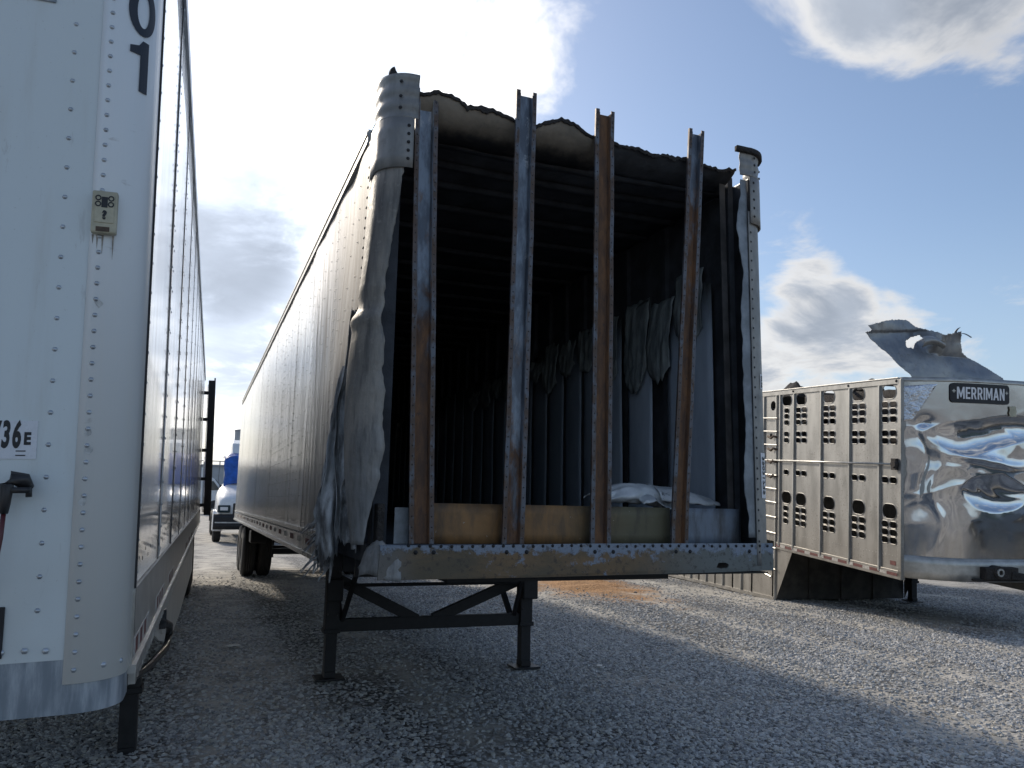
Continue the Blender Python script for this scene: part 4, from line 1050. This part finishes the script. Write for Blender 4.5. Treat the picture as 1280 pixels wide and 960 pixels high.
# ------------------------------------------------------------------ punched aluminium livestock trailer at right
def build_livestock():
    th, tt = R(9), R(4.2)
    bh = Vector((math.sin(th), math.cos(th), 0)); by = bh*math.cos(tt) + Vector((0, 0, math.sin(tt))); bx = Vector((math.cos(th), -math.sin(th), 0)); bz = bx.cross(by)
    T = empty('livestock_trailer', 'wrecked silver livestock trailer with punched air holes and dented mirror polished nose', 'trailer', frame(Vector((9.67, 11.85, .02)), bx, by, bz))
    W, ZT, ZD = 2.59, 3.72, .97
    edges = [-3.30, -2.88, -2.19, -1.45, -.66, -.22]
    rnd = random.Random(11)
    def punched(y0, y1, z0, z1, holes, x=0., name='side_panel', mt='livestock_alu'):
        me = curve_mesh([[(y0, z0), (y1, z0), (y1, z1), (y0, z1)]] + [stadium(*h) for h in holes], .003)
        remap(me, lambda c: Vector((x + c.z, c.x, c.y))); return link(name, me, mt, T)
    def hole_set(y, cols, j=0., low=True):
        H = [(y-.175, 3.53, .29, .19)]
        for z in (3.345, 3.245, 3.135, 2.935, 2.825): H += [(y-c, z, .145, .082) for c in cols]
        H += [(y-c, 2.27, .145, .085) for c in cols]
        H.append((y-.185, 1.83, .29, .20))
        for z in (1.645, 1.535, 1.425): H += [(y-c, z, .145, .085) for c in cols]
        return H
    for i in range(len(edges)-1):
        y0, y1 = edges[i], edges[i+1]; cols = (.09, .27) if y1-y0 > .5 else ((.09, .265) if i == 0 else (.17,))
        if i == len(edges)-2: H = [(h[0]-.02, *h[1:]) for h in hole_set(y1, cols)]
        else: H = hole_set(y1-.02, cols)
        punched(y0+.03, y1-.03, ZD+.06, ZT-.09, H)
        fr = MB()
        for (hy, hz, hw, hh) in H:      # pressed rims round the holes
            pts = stadium(hy, hz, hw+.024, hh+.024); inn = stadium(hy, hz, hw, hh); n = len(pts)
            fr.add([(-.0045, a, b) for a, b in pts] + [(-.011, a*.5+c*.5, b*.5+d*.5) for (a, b), (c, d) in zip(pts, inn)] + [(-.004, a, b) for a, b in inn],
                   [(k, (k+1) % n, n+(k+1) % n, n+k) for k in range(n)] + [(n+k, n+(k+1) % n, 2*n+(k+1) % n, 2*n+k) for k in range(n)])
        fr.build('hole_rims', 'livestock_alu', T, True, stuff=True)
    # stretch by the step ladder, then the panels behind the burnt trailer
    punched(-.19, .30, ZD+.06, ZT-.09, [(.04, 3.45, .17, .17), (.1, 2.9, .1, .1)])
    yy = .36
    for i in range(11):
        H = [(yy+.35, 3.5, .25, .17)] + [(yy+.25+dx, z, .125, .07) for dx in (0, .2) for z in (3.3, 3.2, 2.9, 2.27, 1.6, 1.5)]
        punched(yy+.03, yy+.71, .62, ZT-.09, H); yy += .74
    # ribs (posts), each a raised hat strip
    def rib(y, z0=ZD, z1=ZT-.09, w=.055):
        MB().prism([(y-w/2, 0), (y-w*.34, 0), (y-w*.25, 0), (y+w*.25, 0), (y+w/2, 0)], 0, 0) if False else None
        m = MB(); m.prism([(-.0035, y-w*.6), (-.008, y-w*.6), (-.008, y-w*.32), (-.032, y-w*.25), (-.032, y+w*.25), (-.008, y+w*.32), (-.008, y+w*.6), (-.0035, y+w*.6)], z0, z1, 'z')
        m.build('side_rib', 'rib_alu', T)
    for y in edges[1:]: rib(y)
    rib(-.10, .0, ZT-.09, .05); rib(.33)
    for i in range(12): rib(.36+.74*(i+1), -.06*(i+1), ZT-.09)
    MB().box(-.02, .03, -3.345, -3.27, ZD-.02, ZT-.02).build('nose_post', 'livestock_alu', T, bevel=.006)
    riv = MB()
    for y in edges[1:] + [-3.3]:
        for s in (-.045, .045):
            z = ZD+.1
            while z < ZT-.1: riv.dome((-.004, y+s, z), (-1, 0, 0), .006, .004, 5); z += .06
    for i in range(len(edges)-1):
        for z in (1.22, 2.62): 
            k = edges[i]+.08
            while k < edges[i+1]-.06: riv.dome((-.004, k, z), (-1, 0, 0), .006, .004, 5); k += .07
    riv.build('rivets', 'dull_alu', T, True, stuff=True)
    bo = MB()
    for y in (-3.28, -2.19, -.66): bo.dome((-.024, y+.03, ZT-.045), (-1, 0, 0), .022, .014, 8)
    bo.build('rail_bolts', 'dark_steel', T, True, stuff=True)
    m = MB(); m.box(-.022, .05, -3.30, 8.6, ZT-.09, ZT); m.box(-.034, -.022, -3.30, 8.6, ZT-.012, ZT+.006); m.build('top_rail', 'livestock_alu', T, bevel=.005)
    m = MB(); m.box(-.020, .05, -3.34, -.12, ZD-.06, ZD+.06); m.build('deck_rail', 'livestock_alu', T, bevel=.005)
    y = -3.27; i = 0
    while y < -.2:
        ln = .155 if i % 2 else .22
        MB().box(-.0235, -.0205, y, min(y+ln-.004, -.14), ZD-.018, ZD+.024).build('reflective_tape', 'tape_red' if i % 2 == 0 else 'tape_white', T); y += ln; i += 1
    MB().box(-.006, -.003, -3.22, -3.10, 1.09, 1.15).build('data_plate', 'tape_red', T)
    # long rod with end fitting, rungs and hinges of the step
    rod = MB().tube([(-.05, -3.24, 2.50), (-.05, .5, 2.46)], .014, 8).build('side_rod', 'dull_alu', T, True)
    m = MB(); m.box(-.07, -.02, -3.29, -3.20, 2.42, 2.58); m.tube([(-.09, -3.26, 2.5), (-.02, -3.26, 2.5)], .05, 8); m.build('rod_bracket', 'char', T)
    for k, z in enumerate((3.22, 2.98, 2.74, 2.20, 1.96, 1.72, 1.46, 1.18, .92, .55)):
        MB().tube([(-.045, -.17, z), (-.045, .33, z+.01)], .012, 6).build('step_rung', 'livestock_alu', T)
    for z in (2.88, 2.66, 2.44, 2.18):
        m = MB(); m.tube([(-.03, -.13, z), (-.06, -.06, z+.02), (-.05, .02, z-.02), (-.07, .10, z+.015)], .022, 7); m.build('latch', 'rust_stain', T, True)
    # belly resting on the ground: side boards, front bulkhead, slanted gusset
    y = -.02
    for i in range(9):
        y1 = y+.74
        m = MB(); m.add([(0, y+.03, -.073*y+.02), (0, y1-.03, -.073*y1+.02), (0, y1-.03, .66), (0, y+.03, .66 if i else ZD-.05)], [(0, 1, 2, 3)]); m.build('belly_board', 'livestock_alu', T, solid=.006)
        y = y1
    m = MB(); m.bar((-.012, -.1, .03), (-.012, 6.6, -.46), .05, .06); m.build('belly_rail', 'livestock_alu', T)
    MB().tube([(-.03, .0, .40), (-.03, .55, .46)], .014, 6).build('belly_rod', 'dull_alu', T)
    m = MB(); m.add([(0, -.13, .04), (0, -.10, ZD-.06), (0, -.62, ZD-.06)], [(0, 1, 2)]); m.build('gusset', 'livestock_alu', T, solid=.006)
    for k in range(4): MB().box(k*.645+.01, k*.645+.635, -.13, -.12, .03, ZD-.06).build('bulkhead_panel', 'shaded_bulkhead', T)
    for k in range(1, 4): MB().box(k*.645-.02, k*.645+.02, -.16, -.131, .03, ZD-.07).build('bulkhead_rib', 'shaded_bulkhead', T)
    m = MB(); m.add([(W, -.13, .04), (W, -.10, ZD-.06), (W, -.62, ZD-.06)], [(0, 1, 2)]); m.build('gusset', 'shaded_bulkhead', T, solid=.006)
    landing_leg(T, 2.42, -.55, ZD-.04, .06, .13, zmid=.35)
    # inside: floors, far wall with daylight showing through its holes, roof past the torn part
    MB().box(.03, W-.03, -3.25, 0, ZD-.03, ZD+.02).build('nose_floor', 'shaded_bulkhead', T)
    MB().box(.03, W-.03, -.12, 8.4, 2.36, 2.40).build('upper_deck', 'shaded_bulkhead', T)
    MB().box(.03, W-.03, -.05, 8.4, .05, .10).build('belly_floor', 'shaded_bulkhead', T)
    H = []
    for k in range(0, 9, 2):
        for z in (2.9, 2.2): H.append((-3.0+k*.6, z, .22, .08))
    punched(-3.3, 2.6, .65, ZT-.02, H, W, 'far_wall'); punched(2.6, 8.4, .3, ZT-.02, [(3+.7*k, 3.2, .3, .1) for k in range(7)], W, 'far_wall')
    MB().box(.03, W-.03, 8.38, 8.42, .2, ZT).build('rear_wall', 'livestock_alu', T)
    MB().box(.02, W-.02, .6, 8.4, ZT-.03, ZT-.008).build('roof', 'livestock_alu', T)
    for y in (-2.7, -1.6, -.5): MB().box(.03, W-.03, y-.02, y+.02, ZT-.07, ZT-.03).build('roof_bow', 'shaded_bulkhead', T)
    for (xa, ya, xb, yb, z) in ((.3, -2.9, 2.2, -1.2, 2.3), (.25, -1.6, 1.8, -.4, 3.1)):   # collapsed ceiling inside
        MB().grid(lambda u, v: (xa+(xb-xa)*u, ya+(yb-ya)*v, z+.3*nz(u*2, v*2, z)+.3*u), 8, 8).build('ceiling_and_blind', 'char', T, True, solid=.01)
    MB().grid(lambda u, v: (.22+.22*abs(nz(u*5, v*3, 2))+.2*v*v, -3.2+2.9*u, 2.62+1.0*v+.05*nz(u*9, v*3)), 20, 8).build('ceiling_and_blind', 'char', T, True, solid=.01)  # added dark sheet behind the side wall, blocks sky seen through the holes
    # ---- dented, polished nose
    def ny(x): return -3.30 - .42*(1-(abs(x-W/2)/(W/2))**3.2)
    def G(a): return math.exp(-a*a)
    def dent(x, z):
        x, z = x+.16*nz(x*1.5, z*1.9, 7.)+.02*nz(x*4, z*4, 3.), z+.12*nz(x*1.6, z*1.6, 2.)+.012*nz(x*5, z*5, 6.)
        def bowl(cx, cz, rx, rz, dep, pw=.75): return dep*max(0., 1-((x-cx)/rx)**2-((z-cz-.06*math.sin((x-cx)*2.2))/rz)**2)**pw
        d = bowl(1.15, 2.97, .90, .25, .075, .9) + bowl(1.16, 2.16, .46, .27, .065, .9) + bowl(1.95, 1.85, .30, .22, .04)
        d -= .030*math.exp(-((z-2.60-.08*math.sin(x*3))/.05)**2 - ((x-1.1)/.6)**4)
        d += .05*math.exp(-((x-.27)/.07)**2 - ((z-3.08)/.08)**2) + .03*math.exp(-abs(x-.22)/.03)*math.exp(-((z-2.5)/.5)**4)
        d -= .016*math.exp(-((x-.36)/.04)**2)*math.exp(-((z-2.2)/.7)**4)
        d += .030*abs(nz(x*1.5, z*2.3, 9.))*math.exp(-((z-2.5)/.75)**4) + .012*abs(nz(x*3.1, z*3.7, 5.))*math.exp(-((z-2.4)/.7)**4)
        d += .009*nz(x*1.8, z*1.8, 4.) + .004*nz(x*5, z*5, 2.)*math.exp(-((z-2.35)/.6)**4)
        return d
    def nose(u, v):
        k = u**1.0; x = W*(.5-.5*math.cos(math.pi*k)) if False else W*k
        x = W*(k - .06*math.sin(2*math.pi*k)); z = 1.25+(ZT-.05-1.25)*v; w = min(1, x/.12)*min(1, (W-x)/.12)*min(1, v/.06)*min(1, (1-v)/.10)
        return (x, ny(x)+dent(x, z)*w, z)
    MB().grid(nose, 150, 140).build('nose_panel', 'polished_nose', T, True)
    MB().grid(lambda u, v: (W*(u-.06*math.sin(2*math.pi*u)), ny(W*(u-.06*math.sin(2*math.pi*u)))-.012-.006*math.sin(v*3), .95+.31*v), 60, 3).build('nose_apron', 'dull_alu', T, True, solid=.004)
    MB().grid(lambda u, v: (W*(u-.06*math.sin(2*math.pi*u)), ny(W*(u-.06*math.sin(2*math.pi*u)))-.015+.03*v, ZT-.055+.06*v+.004*nz(u*20, v)), 60, 2).build('nose_top_rail', 'dull_alu', T, True, solid=.006)
    rv = MB()
    for k in range(70):
        x = .03+k*(W-.06)/69
        rv.dome((x, ny(x)-.020, 1.235), (0, -1, 0), .006, .004, 5)
    rv.build('apron_rivets', 'dull_alu', T, True, stuff=True)
    # crinkled facet at the upper corner
    fac = MB(); P = [(.01, 3.60), (.36, 3.63), (.10, 3.12), (.02, 3.10)]
    def ff(u, v):
        a = P[0][0]+(P[1][0]-P[0][0])*u; b = P[3][0]+(P[2][0]-P[3][0])*u; x = a+(b-a)*v; z = (P[0][1]+(P[1][1]-P[0][1])*u)*(1-v)+(P[3][1]+(P[2][1]-P[3][1])*u)*v
        return (x, ny(x)-.02-.012*nz(x*14, z*9), z)
    fac.grid(ff, 12, 14).build('crinkled_patch', 'crinkled_foil', T, True, solid=.003)
    # name board
    xc, zc = .945, 3.515
    yb = ny(xc)-.030; tb = R(-6)
    def onb(me, lift): return remap(me, lambda c: Vector((xc + c.x, ny(xc+c.x) - .018 - lift - c.z, zc + c.y)))
    sg = link('name_board', onb(slice_x(curve_mesh([stadium(0, 0, .88, .27, 6, .36)], .006), .03), .004), 'sign_black', T)
    link('lettering', onb(slice_x(block_text('MERRIMAN', .165, .76), .03), .013), 'sticker_white', sg)
    for sx in (-1, 1): link('lettering', onb(remap(text_mesh('+', .09, .001, .002), lambda c: c + Vector((sx*.395, .02, 0))), .012), 'dull_alu', sg)
    m = MB(); m.grid(lambda u, v: (1.40+.11*u+.02*nz(v*5, u), ny(1.45)-.012-.02*nz(u*6, v*6), 3.22+.14*v+.02*nz(u*5, 3)), 6, 6); m.build('torn_insulation', 'beige_plastic', T, solid=.006)
    # coupling fitting under the nose
    cp = MB(); cp.tube([(1.10, -3.70, 1.10), (1.10, -3.86, 1.10)], .085, 14); cp.box(.9, 1.42, -3.84, -3.72, 1.00, 1.16); cp.bar((1.3, -3.82, 1.06), (1.62, -3.86, 1.02), .07, .10)
    cp.bar((.78, -3.74, .985), (1.6, -3.74, .985), .1, .03); cpo = cp.build('coupling', 'char', T, bevel=.01)
    ring = MB(); vs = []
    for k in range(16):
        a_ = 2*math.pi*k/16
        for rr_, y_ in ((.055, -3.88), (.032, -3.88), (.032, -3.855), (.055, -3.855)): vs.append((1.10+rr_*math.cos(a_), y_, 1.10+rr_*math.sin(a_)))
    ring.add(vs, [(k*4+j, k*4+(j+1) % 4, ((k+1) % 16)*4+(j+1) % 4, ((k+1) % 16)*4+j) for k in range(16) for j in range(4)]).build('ring', 'dull_alu', cpo)
    # ---- roof skin torn up and curled above the nose
    OUT = [(-.27, 4.49), (-.10, 4.54), (.14, 4.61), (.42, 4.655), (.60, 4.645), (.73, 4.56), (.84, 4.49), (.93, 4.425), (1.08, 4.45), (1.25, 4.495), (1.29, 4.45), (1.33, 4.30), (1.36, 4.205), (1.62, 4.06), (1.80, 3.95), (1.98, 3.84), (2.05, 3.70), (.42, 3.70), (.355, 3.815), (.24, 3.88), (.20, 3.92), (.14, 3.97), (.10, 4.05), (-.02, 4.17), (-.10, 4.27), (-.21, 4.37), (-.26, 4.40), (-.19, 4.42), (-.17, 4.45)]
    HOLE = [(.45, 4.225), (.51, 4.33), (.63, 4.405), (.76, 4.44), (.78, 4.385), (.66, 4.30), (.56, 4.21)]
    def inside(p, poly):
        c_ = False; j = len(poly)-1
        for i in range(len(poly)):
            (xi, yi), (xj, yj) = poly[i], poly[j]
            if (yi > p[1]) != (yj > p[1]) and p[0] < (xj-xi)*(p[1]-yi)/(yj-yi)+xi: c_ = not c_
            j = i
        return c_
    def sheet(u, v):
        x = -.30+2.40*u; z = 3.68+1.0*v; k = (z-3.72)/.9
        y = -3.05 + .70*k*k + .12*(x-.9)*k
        y -= 1.3*max(0., z-4.42-.10*x) + .16*max(0., min(1., (z-4.2-.1*x)/.25))**2                                    # top edge rolls forward
        y -= .30*math.exp(-((x-.86)/.085)**2)*max(0., min(1., (z-4.16)/.18))   # tight fold
        if x > .86 and z > 4.12: y -= 1.25*(z-4.12)*min(1., (x-.86)/.12)       # flap leaning towards the yard
        y += .03*nz(x*2.4, z*2.4, 3.) + .012*nz(x*7, z*7, 1.)
        return Vector((x+.012*nz(z*20, 3.), y, z+.012*nz(x*18, 5.)))
    def keep(u, v):
        p = (-.30+2.40*u, 3.68+1.0*v); return inside(p, OUT) and not inside(p, HOLE)
    MB().grid(sheet, 230, 104, keep).build('torn_roof_skin', 'torn_roof', T, True, solid=.006)
    m = MB(); m.grid(lambda u, v: (.50+.36*u, -3.12-.06*math.sin(math.pi*v), 4.20+.05*math.sin(math.pi*u)+.15*v*(1-.4*u)), 12, 6); m.build('torn_roof_flap', 'torn_roof', T, True, solid=.006)
    for (xa, za, dx, dz, w_) in ((1.16, 4.45, .03, .13, .05), (1.24, 4.46, .17, -.05, .022)):
        b0 = sheet((xa+.30)/2.40, (za-3.68)/1.0)
        m = MB(); m.grid(lambda u, v: (b0.x+(u-.5)*w_+dx*v, b0.y-.05*v*v, b0.z+dz*v-(.04*v*v if dz > 0 else -.03*math.sin(math.pi*v))+(u-.5)*w_*.4), 3, 8); m.build('torn_ribbon', 'torn_roof', T, True, solid=.005)
    for (y0, y1, h) in ((.18, 1.25, .30), (-1.92, -1.22, .20)):      # charred scraps standing above the rail
        m = MB(); m.grid(lambda u, v: (.5+.3*v, y0+(y1-y0)*u, ZT-.06+(h*math.sin(math.pi*min(1, u*1.15))**.7*(1+.3*nz(u*6, y0)))*v+.02*nz(u*20, v*3)), 16, 5); m.build('charred_scrap', 'char', T, True, solid=.02)
build_livestock()

# ------------------------------------------------------------------ trucks seen down the gap
def headlight(parent, x, y, z, w, h):
    hl = MB().box(x-w/2, x+w/2, y-.03, y+.05, z-h/2, z+h/2).build('headlight', 'glass_dark', parent, bevel=.03)
    MB().box(x-w*.3, x+w*.3, y-.045, y-.031, z-h*.2, z+h*.25).build('lamp', 'sticker_white', hl, bevel=.005)
def build_hood_truck():
    T = empty('parked_truck', 'white bonneted truck with blue tarp over its cab, beyond the burnt trailer', 'truck', Matrix.Translation((.60, 29.6, 0)))
    W = 2.4
    # hood: lofted sections narrowing to the nose
    sec = [(.15, .22, 1.02, 1.45), (.35, .14, 1.0, 1.62), (.8, .08, .98, 1.82), (1.5, .05, .95, 2.0), (1.9, .05, .95, 2.08)]
    m = MB(); vs = []; n = 12
    for (y, ins, z0, z1) in sec:
        for k in range(n+1):
            a = math.pi*k/n; x = W/2 - (W/2-ins)*(abs(math.cos(a))**.35)*(1 if math.cos(a) > 0 else -1)
            vs.append((x, y, z0+(z1-z0)*(math.sin(a)**.45)))
    fs = [(i*(n+1)+k, i*(n+1)+k+1, (i+1)*(n+1)+k+1, (i+1)*(n+1)+k) for i in range(len(sec)-1) for k in range(n)] + [tuple(range(n+1))]
    m.add(vs, fs).build('hood', 'truck_white', T, True)
    MB().box(.62, 1.78, .10, .16, .98, 1.38).build('grille', 'black_plastic', T, bevel=.03)
    MB().prism([(-.10, .48), (-.16, .60), (-.14, .90), (-.02, 1.0), (.25, 1.0), (.25, .48)], .0, W, 'x').build('bumper', 'dark_steel', T, bevel=.02)
    MB().box(.05, W-.05, -.17, -.13, .70, .74).build('bumper_trim', 'bare_alu', T)
    for x in (.33, W-.33): headlight(T, x, .12, 1.18, .42, .26)
    for x in (.0, W-.32):
        for y in (1.1,): wheel(T, x+.02, x+.30, y, .50, .50, -1)
        MB().prism([(1.1+.62*math.cos(a), .5+.64*math.sin(a)) for a in [math.pi*k/8 for k in range(9)]] + [(.5, .4), (1.7, .4)], x-.01, x+.32, 'x').build('fender', 'truck_white', T, bevel=.02)
    MB().box(.30, W-.30, 1.9, 4.3, .9, 2.1).build('cab', 'truck_white', T, bevel=.06)
    MB().prism([(1.92, 2.08), (2.45, 3.0), (4.25, 3.0), (4.25, 2.08)], .36, W-.36, 'x').build('cab_upper', 'truck_white', T, bevel=.05)
    MB().add([(.42, 1.94, 2.16), (W-.42, 1.94, 2.16), (W-.46, 2.38, 2.94), (.46, 2.38, 2.94)], [(0, 1, 2, 3)]).build('windscreen', 'glass_dark', T, solid=.02)
    def tarp(u, v):
        x = .30+(W-.60)*u; pr = [(1.76, 2.08), (2.0, 2.5), (2.32, 3.10), (2.6, 3.24), (4.3, 3.24)]; k = v*(len(pr)-1); i = min(3, int(k)); f = k-i
        y = pr[i][0]+(pr[i+1][0]-pr[i][0])*f; z = pr[i][1]+(pr[i+1][1]-pr[i][1])*f
        return (x+.05*nz(v*6, 2), y-.03-.04*abs(nz(x*4, v*6)), z+.04*nz(x*5, v*5, 2.)-.25*(max(0, .12-u)+max(0, u-.88))*4)
    MB().grid(tarp, 20, 20).build('tarp', 'blue_tarp', T, True, solid=.01)
    MB().prism([(2.5, 3.16), (3.0, 3.65), (4.2, 3.85), (4.2, 3.16)], .55, W-.55, 'x').build('roof_deflector', 'truck_white', T, bevel=.06)
    MB().box(.5, 1.9, 4.3, 8.4, .75, .95).build('chassis', 'dark_steel', T)
    for y in (6.3, 7.6):
        for x in (.02, W-.30): wheel(T, x, x+.28, y, .50, .50, -1)
build_hood_truck()
def build_far_truck():
    T = empty('parked_truck', 'white semi tractor seen side on in the gap, sloping roof fairing, far behind', 'truck', Matrix.Translation((1.25, 74, 0)))
    # local x: forward (to the right), y: depth
    body = [(-2.2, .75), (-2.2, 3.6), (-1.2, 4.05), (-.75, 3.95), (-.2, 3.2), (.15, 3.0), (.9, 2.05), (2.1, 1.75), (2.25, 1.3), (2.25, .75)]
    MB().prism(body, 0, 2.4, 'y').build('cab', 'truck_white', T, bevel=.08)
    for s, y in ((-1, -.012), (1, 2.4)):
        MB().add([(-.15, y, 2.05), (.62, y, 2.1), (.05, y, 2.85), (-.15, y, 2.85)], [(0, 1, 2, 3)]).build('door_window', 'glass_dark', T, solid=.02)
        MB().add([(-.25, y-.002, .9), (-.22, y-.002, .9), (-.22, y-.002, 2.9), (-.25, y-.002, 2.9)], [(0, 1, 2, 3)]).build('door_gap', 'dark_seam', T, solid=.012)
    MB().add([(.20, .15, 2.99), (.93, .15, 2.09), (.93, 2.25, 2.09), (.20, 2.25, 2.99)], [(0, 1, 2, 3)]).build('windscreen', 'glass_dark', T, solid=.06)
    def wheel_y(x, y):
        w = MB(); vs = []; n = 24
        for k in range(n):
            a = 2*math.pi*k/n
            for rr_, yy in ((.28, y), (.46, y), (.50, y+.04), (.50, y+.26), (.46, y+.3), (.28, y+.3)): vs.append((x+rr_*math.cos(a), yy, .5+rr_*math.sin(a)))
        w.add(vs, [(k*6+j, k*6+j+1, ((k+1) % n)*6+j+1, ((k+1) % n)*6+j) for k in range(n) for j in range(5)])
        o = w.build('wheel', 'rubber', T, True)
        c = MB(); c.prism([(x+.28*math.cos(2*math.pi*k/16), .5+.28*math.sin(2*math.pi*k/16)) for k in range(16)], y+.03, y+.08, 'y'); c.build('rim', 'dull_alu', o)
        c = MB(); c.prism([(x+.11*math.cos(2*math.pi*k/12), .5+.11*math.sin(2*math.pi*k/12)) for k in range(12)], y+.0, y+.03, 'y'); c.build('hub', 'rim_steel', o)
    arch = MB(); arch.prism([(.3+.68*math.cos(math.pi*k/10), .5+.72*math.sin(math.pi*k/10)) for k in range(11)], -.018, .3, 'y'); arch.build('wheel_arch', 'black_plastic', T)
    for y in (-.02, 2.12): wheel_y(.3, y)
    for x in (-4.0, -5.3):
        for y in (-.02, 2.12): wheel_y(x, y)
    MB().box(-6.2, -2.1, .6, 1.8, .7, .95).build('chassis', 'dark_steel', T)
    MB().box(1.9, 2.4, -.03, 2.43, .45, .85).build('bumper', 'dark_steel', T, bevel=.05)
    MB().box(.55, .70, -.32, -.18, 1.95, 2.55).build('mirror', 'black_plastic', T, bevel=.03)
    MB().box(1.5, 1.95, -.03, .1, 1.15, 1.4).build('headlight', 'glass_dark', T, bevel=.04)
build_far_truck()

def build_background():
    W_ = empty('warehouse', 'low grey ribbed warehouse wall with roof railing on the horizon', 'building', Matrix.Translation((0, 130, 0)))
    for k in range(30): MB().box(-45+k*3.0, -45+k*3.0+2.94, 0, .25, 0, 6.0).build('wall_panel', 'far_wall', W_)
    MB().box(-45, 45, .3, 20, 0, 5.9).build('wall', 'far_wall', W_)
    MB().box(-45.3, 45.3, -.25, 20.2, 6.0, 6.25).build('eaves', 'far_roof', W_)
    MB().box(-45.3, 45.3, -.2, -.1, 6.72, 6.86).build('roof_rail', 'far_roof', W_)
    for k in range(31): MB().box(-45+k*3.0-.09, -45+k*3.0+.09, -.2, -.1, 6.25, 6.72).build('rail_post', 'far_roof', W_)
    S = empty('silo', 'pale ribbed metal silo rising above the warehouse roof', 'silo', Matrix.Translation((5.85, 118, 0)))
    m = MB(); vs = []; n = 32
    for i in range(2):
        for k in range(n):
            a = 2*math.pi*k/n; rr_ = 1.45*(1+.012*(k % 2)); vs.append((rr_*math.cos(a), rr_*math.sin(a), 10.6*i))
    m.add(vs, [(k, (k+1) % n, n+(k+1) % n, n+k) for k in range(n)]); m.build('drum', 'far_wall', S)
    m = MB(); m.tube([(0, 0, 10.6), (0, 0, 10.75), (0, 0, 11.0)], [1.55, 1.52, .5], 32); m.build('cap', 'far_roof', S)
    MB().box(-1.0, -.7, -1.6, -1.4, 2, 8.4).build('ladder_cage', 'blue_tarp', S)
build_background()

# ------------------------------------------------------------------ litter on the gravel
def litter(x, y, s, rot, name, label, mt):
    o = MB().grid(lambda u, v: ((u-.5)*s*1.5, (v-.5)*s, .05*s*nz(u*4, v*4, x)+.03*s), 6, 4).build(name, mt, None, True, solid=.002)
    o.location = (x, y, gz(x, y)+.028); o.rotation_euler = (0, 0, rot); o['label'] = label; o['category'] = 'litter'
litter(.49, 9.58, .10, .4, 'paper_scrap', 'flat pale scrap lying in the aisle between the two trailers', 'paper')
litter(3.86, 7.35, .055, 1.0, 'paper_scrap', 'small white scrap on gravel right of the landing leg', 'paper')
litter(2.9, 8.1, .035, .2, 'paper_scrap', 'tiny white scrap on gravel beside the right landing foot', 'paper')
def clod(x, y, s, label):
    m = MB(); m.grid(lambda u, v: ((s*(1+.3*nz(u*5, v*4, x)))*math.sin(math.pi*v)*math.cos(2*math.pi*u), (s*(1+.3*nz(u*5, v*4, y)))*math.sin(math.pi*v)*math.sin(2*math.pi*u), s*.6*math.cos(math.pi*v)), 10, 7)
    o = m.build('charred_lump', 'char', None, True); o.location = (x, y, gz(x, y)+.02); o['label'] = label; o['category'] = 'debris'
clod(4.05, 9.9, .045, 'small black charred lump on gravel right of the burnt trailer leg')

# ------------------------------------------------------------------ pickup parked beyond the frame, mirrored in the polished nose
def build_pickup():
    T = empty('pickup_truck', 'dark pickup truck mirrored in the polished trailer nose', 'pickup', Matrix.Translation((15.2, 1.2, 0)) @ Matrix.Rotation(R(62), 4, 'Z'))
    W = 1.95
    body = [(-2.7, .55), (-2.75, .85), (-2.68, 1.12), (-1.3, 1.22), (2.6, 1.2), (2.65, .6), (2.0, .5), (-2.2, .5)]
    MB().prism(body, 0, W, 'y').build('body', 'pickup_paint', T, bevel=.06)
    MB().prism([(-1.35, 1.2), (-.55, 1.82), (.75, 1.84), (1.05, 1.2)], .1, W-.1, 'y').build('cab', 'pickup_paint', T, bevel=.06)
    for y in (.085, W-.105):
        MB().prism([(-1.1, 1.25), (-.52, 1.74), (.05, 1.76), (.05, 1.25)], y, y+.02, 'y').build('side_window', 'glass_dark', T)
        MB().prism([(.12, 1.25), (.12, 1.76), (.68, 1.76), (.9, 1.25)], y, y+.02, 'y').build('side_window', 'glass_dark', T)
    MB().add([(-1.36, .18, 1.26), (-1.36, W-.18, 1.26), (-.62, W-.24, 1.80), (-.62, .24, 1.80)], [(0, 1, 2, 3)]).build('windscreen', 'glass_dark', T, solid=.04)
    for x in (-1.75, 1.65):
        for y in (-.02, W-.24):
            m = MB(); n = 22; vs = []
            for k in range(n):
                a = 2*math.pi*k/n
                for r_, yy in ((.22, y), (.37, y), (.41, y+.04), (.41, y+.22), (.37, y+.26), (.22, y+.26)): vs.append((x+r_*math.cos(a), yy, .41+r_*math.sin(a)))
            m.add(vs, [(k*6+j, k*6+j+1, ((k+1) % n)*6+j+1, ((k+1) % n)*6+j) for k in range(n) for j in range(5)])
            w = m.build('wheel', 'rubber', T, True)
            MB().prism([(x+.22*math.cos(2*math.pi*k/14), .41+.22*math.sin(2*math.pi*k/14)) for k in range(14)], y+.05, y+.2, 'y').build('rim', 'dull_alu', w)
    MB().box(-2.82, -2.66, .1, W-.1, .45, .72).build('bumper', 'bare_alu', T, bevel=.04)
    MB().box(-2.76, -2.70, .5, W-.5, .78, 1.06).build('grille', 'black_plastic', T, bevel=.02)
    for y in (.12, W-.42): MB().box(-2.74, -2.6, y, y+.3, .84, 1.06).build('headlight', 'sticker_white', T, bevel=.03)
build_pickup()
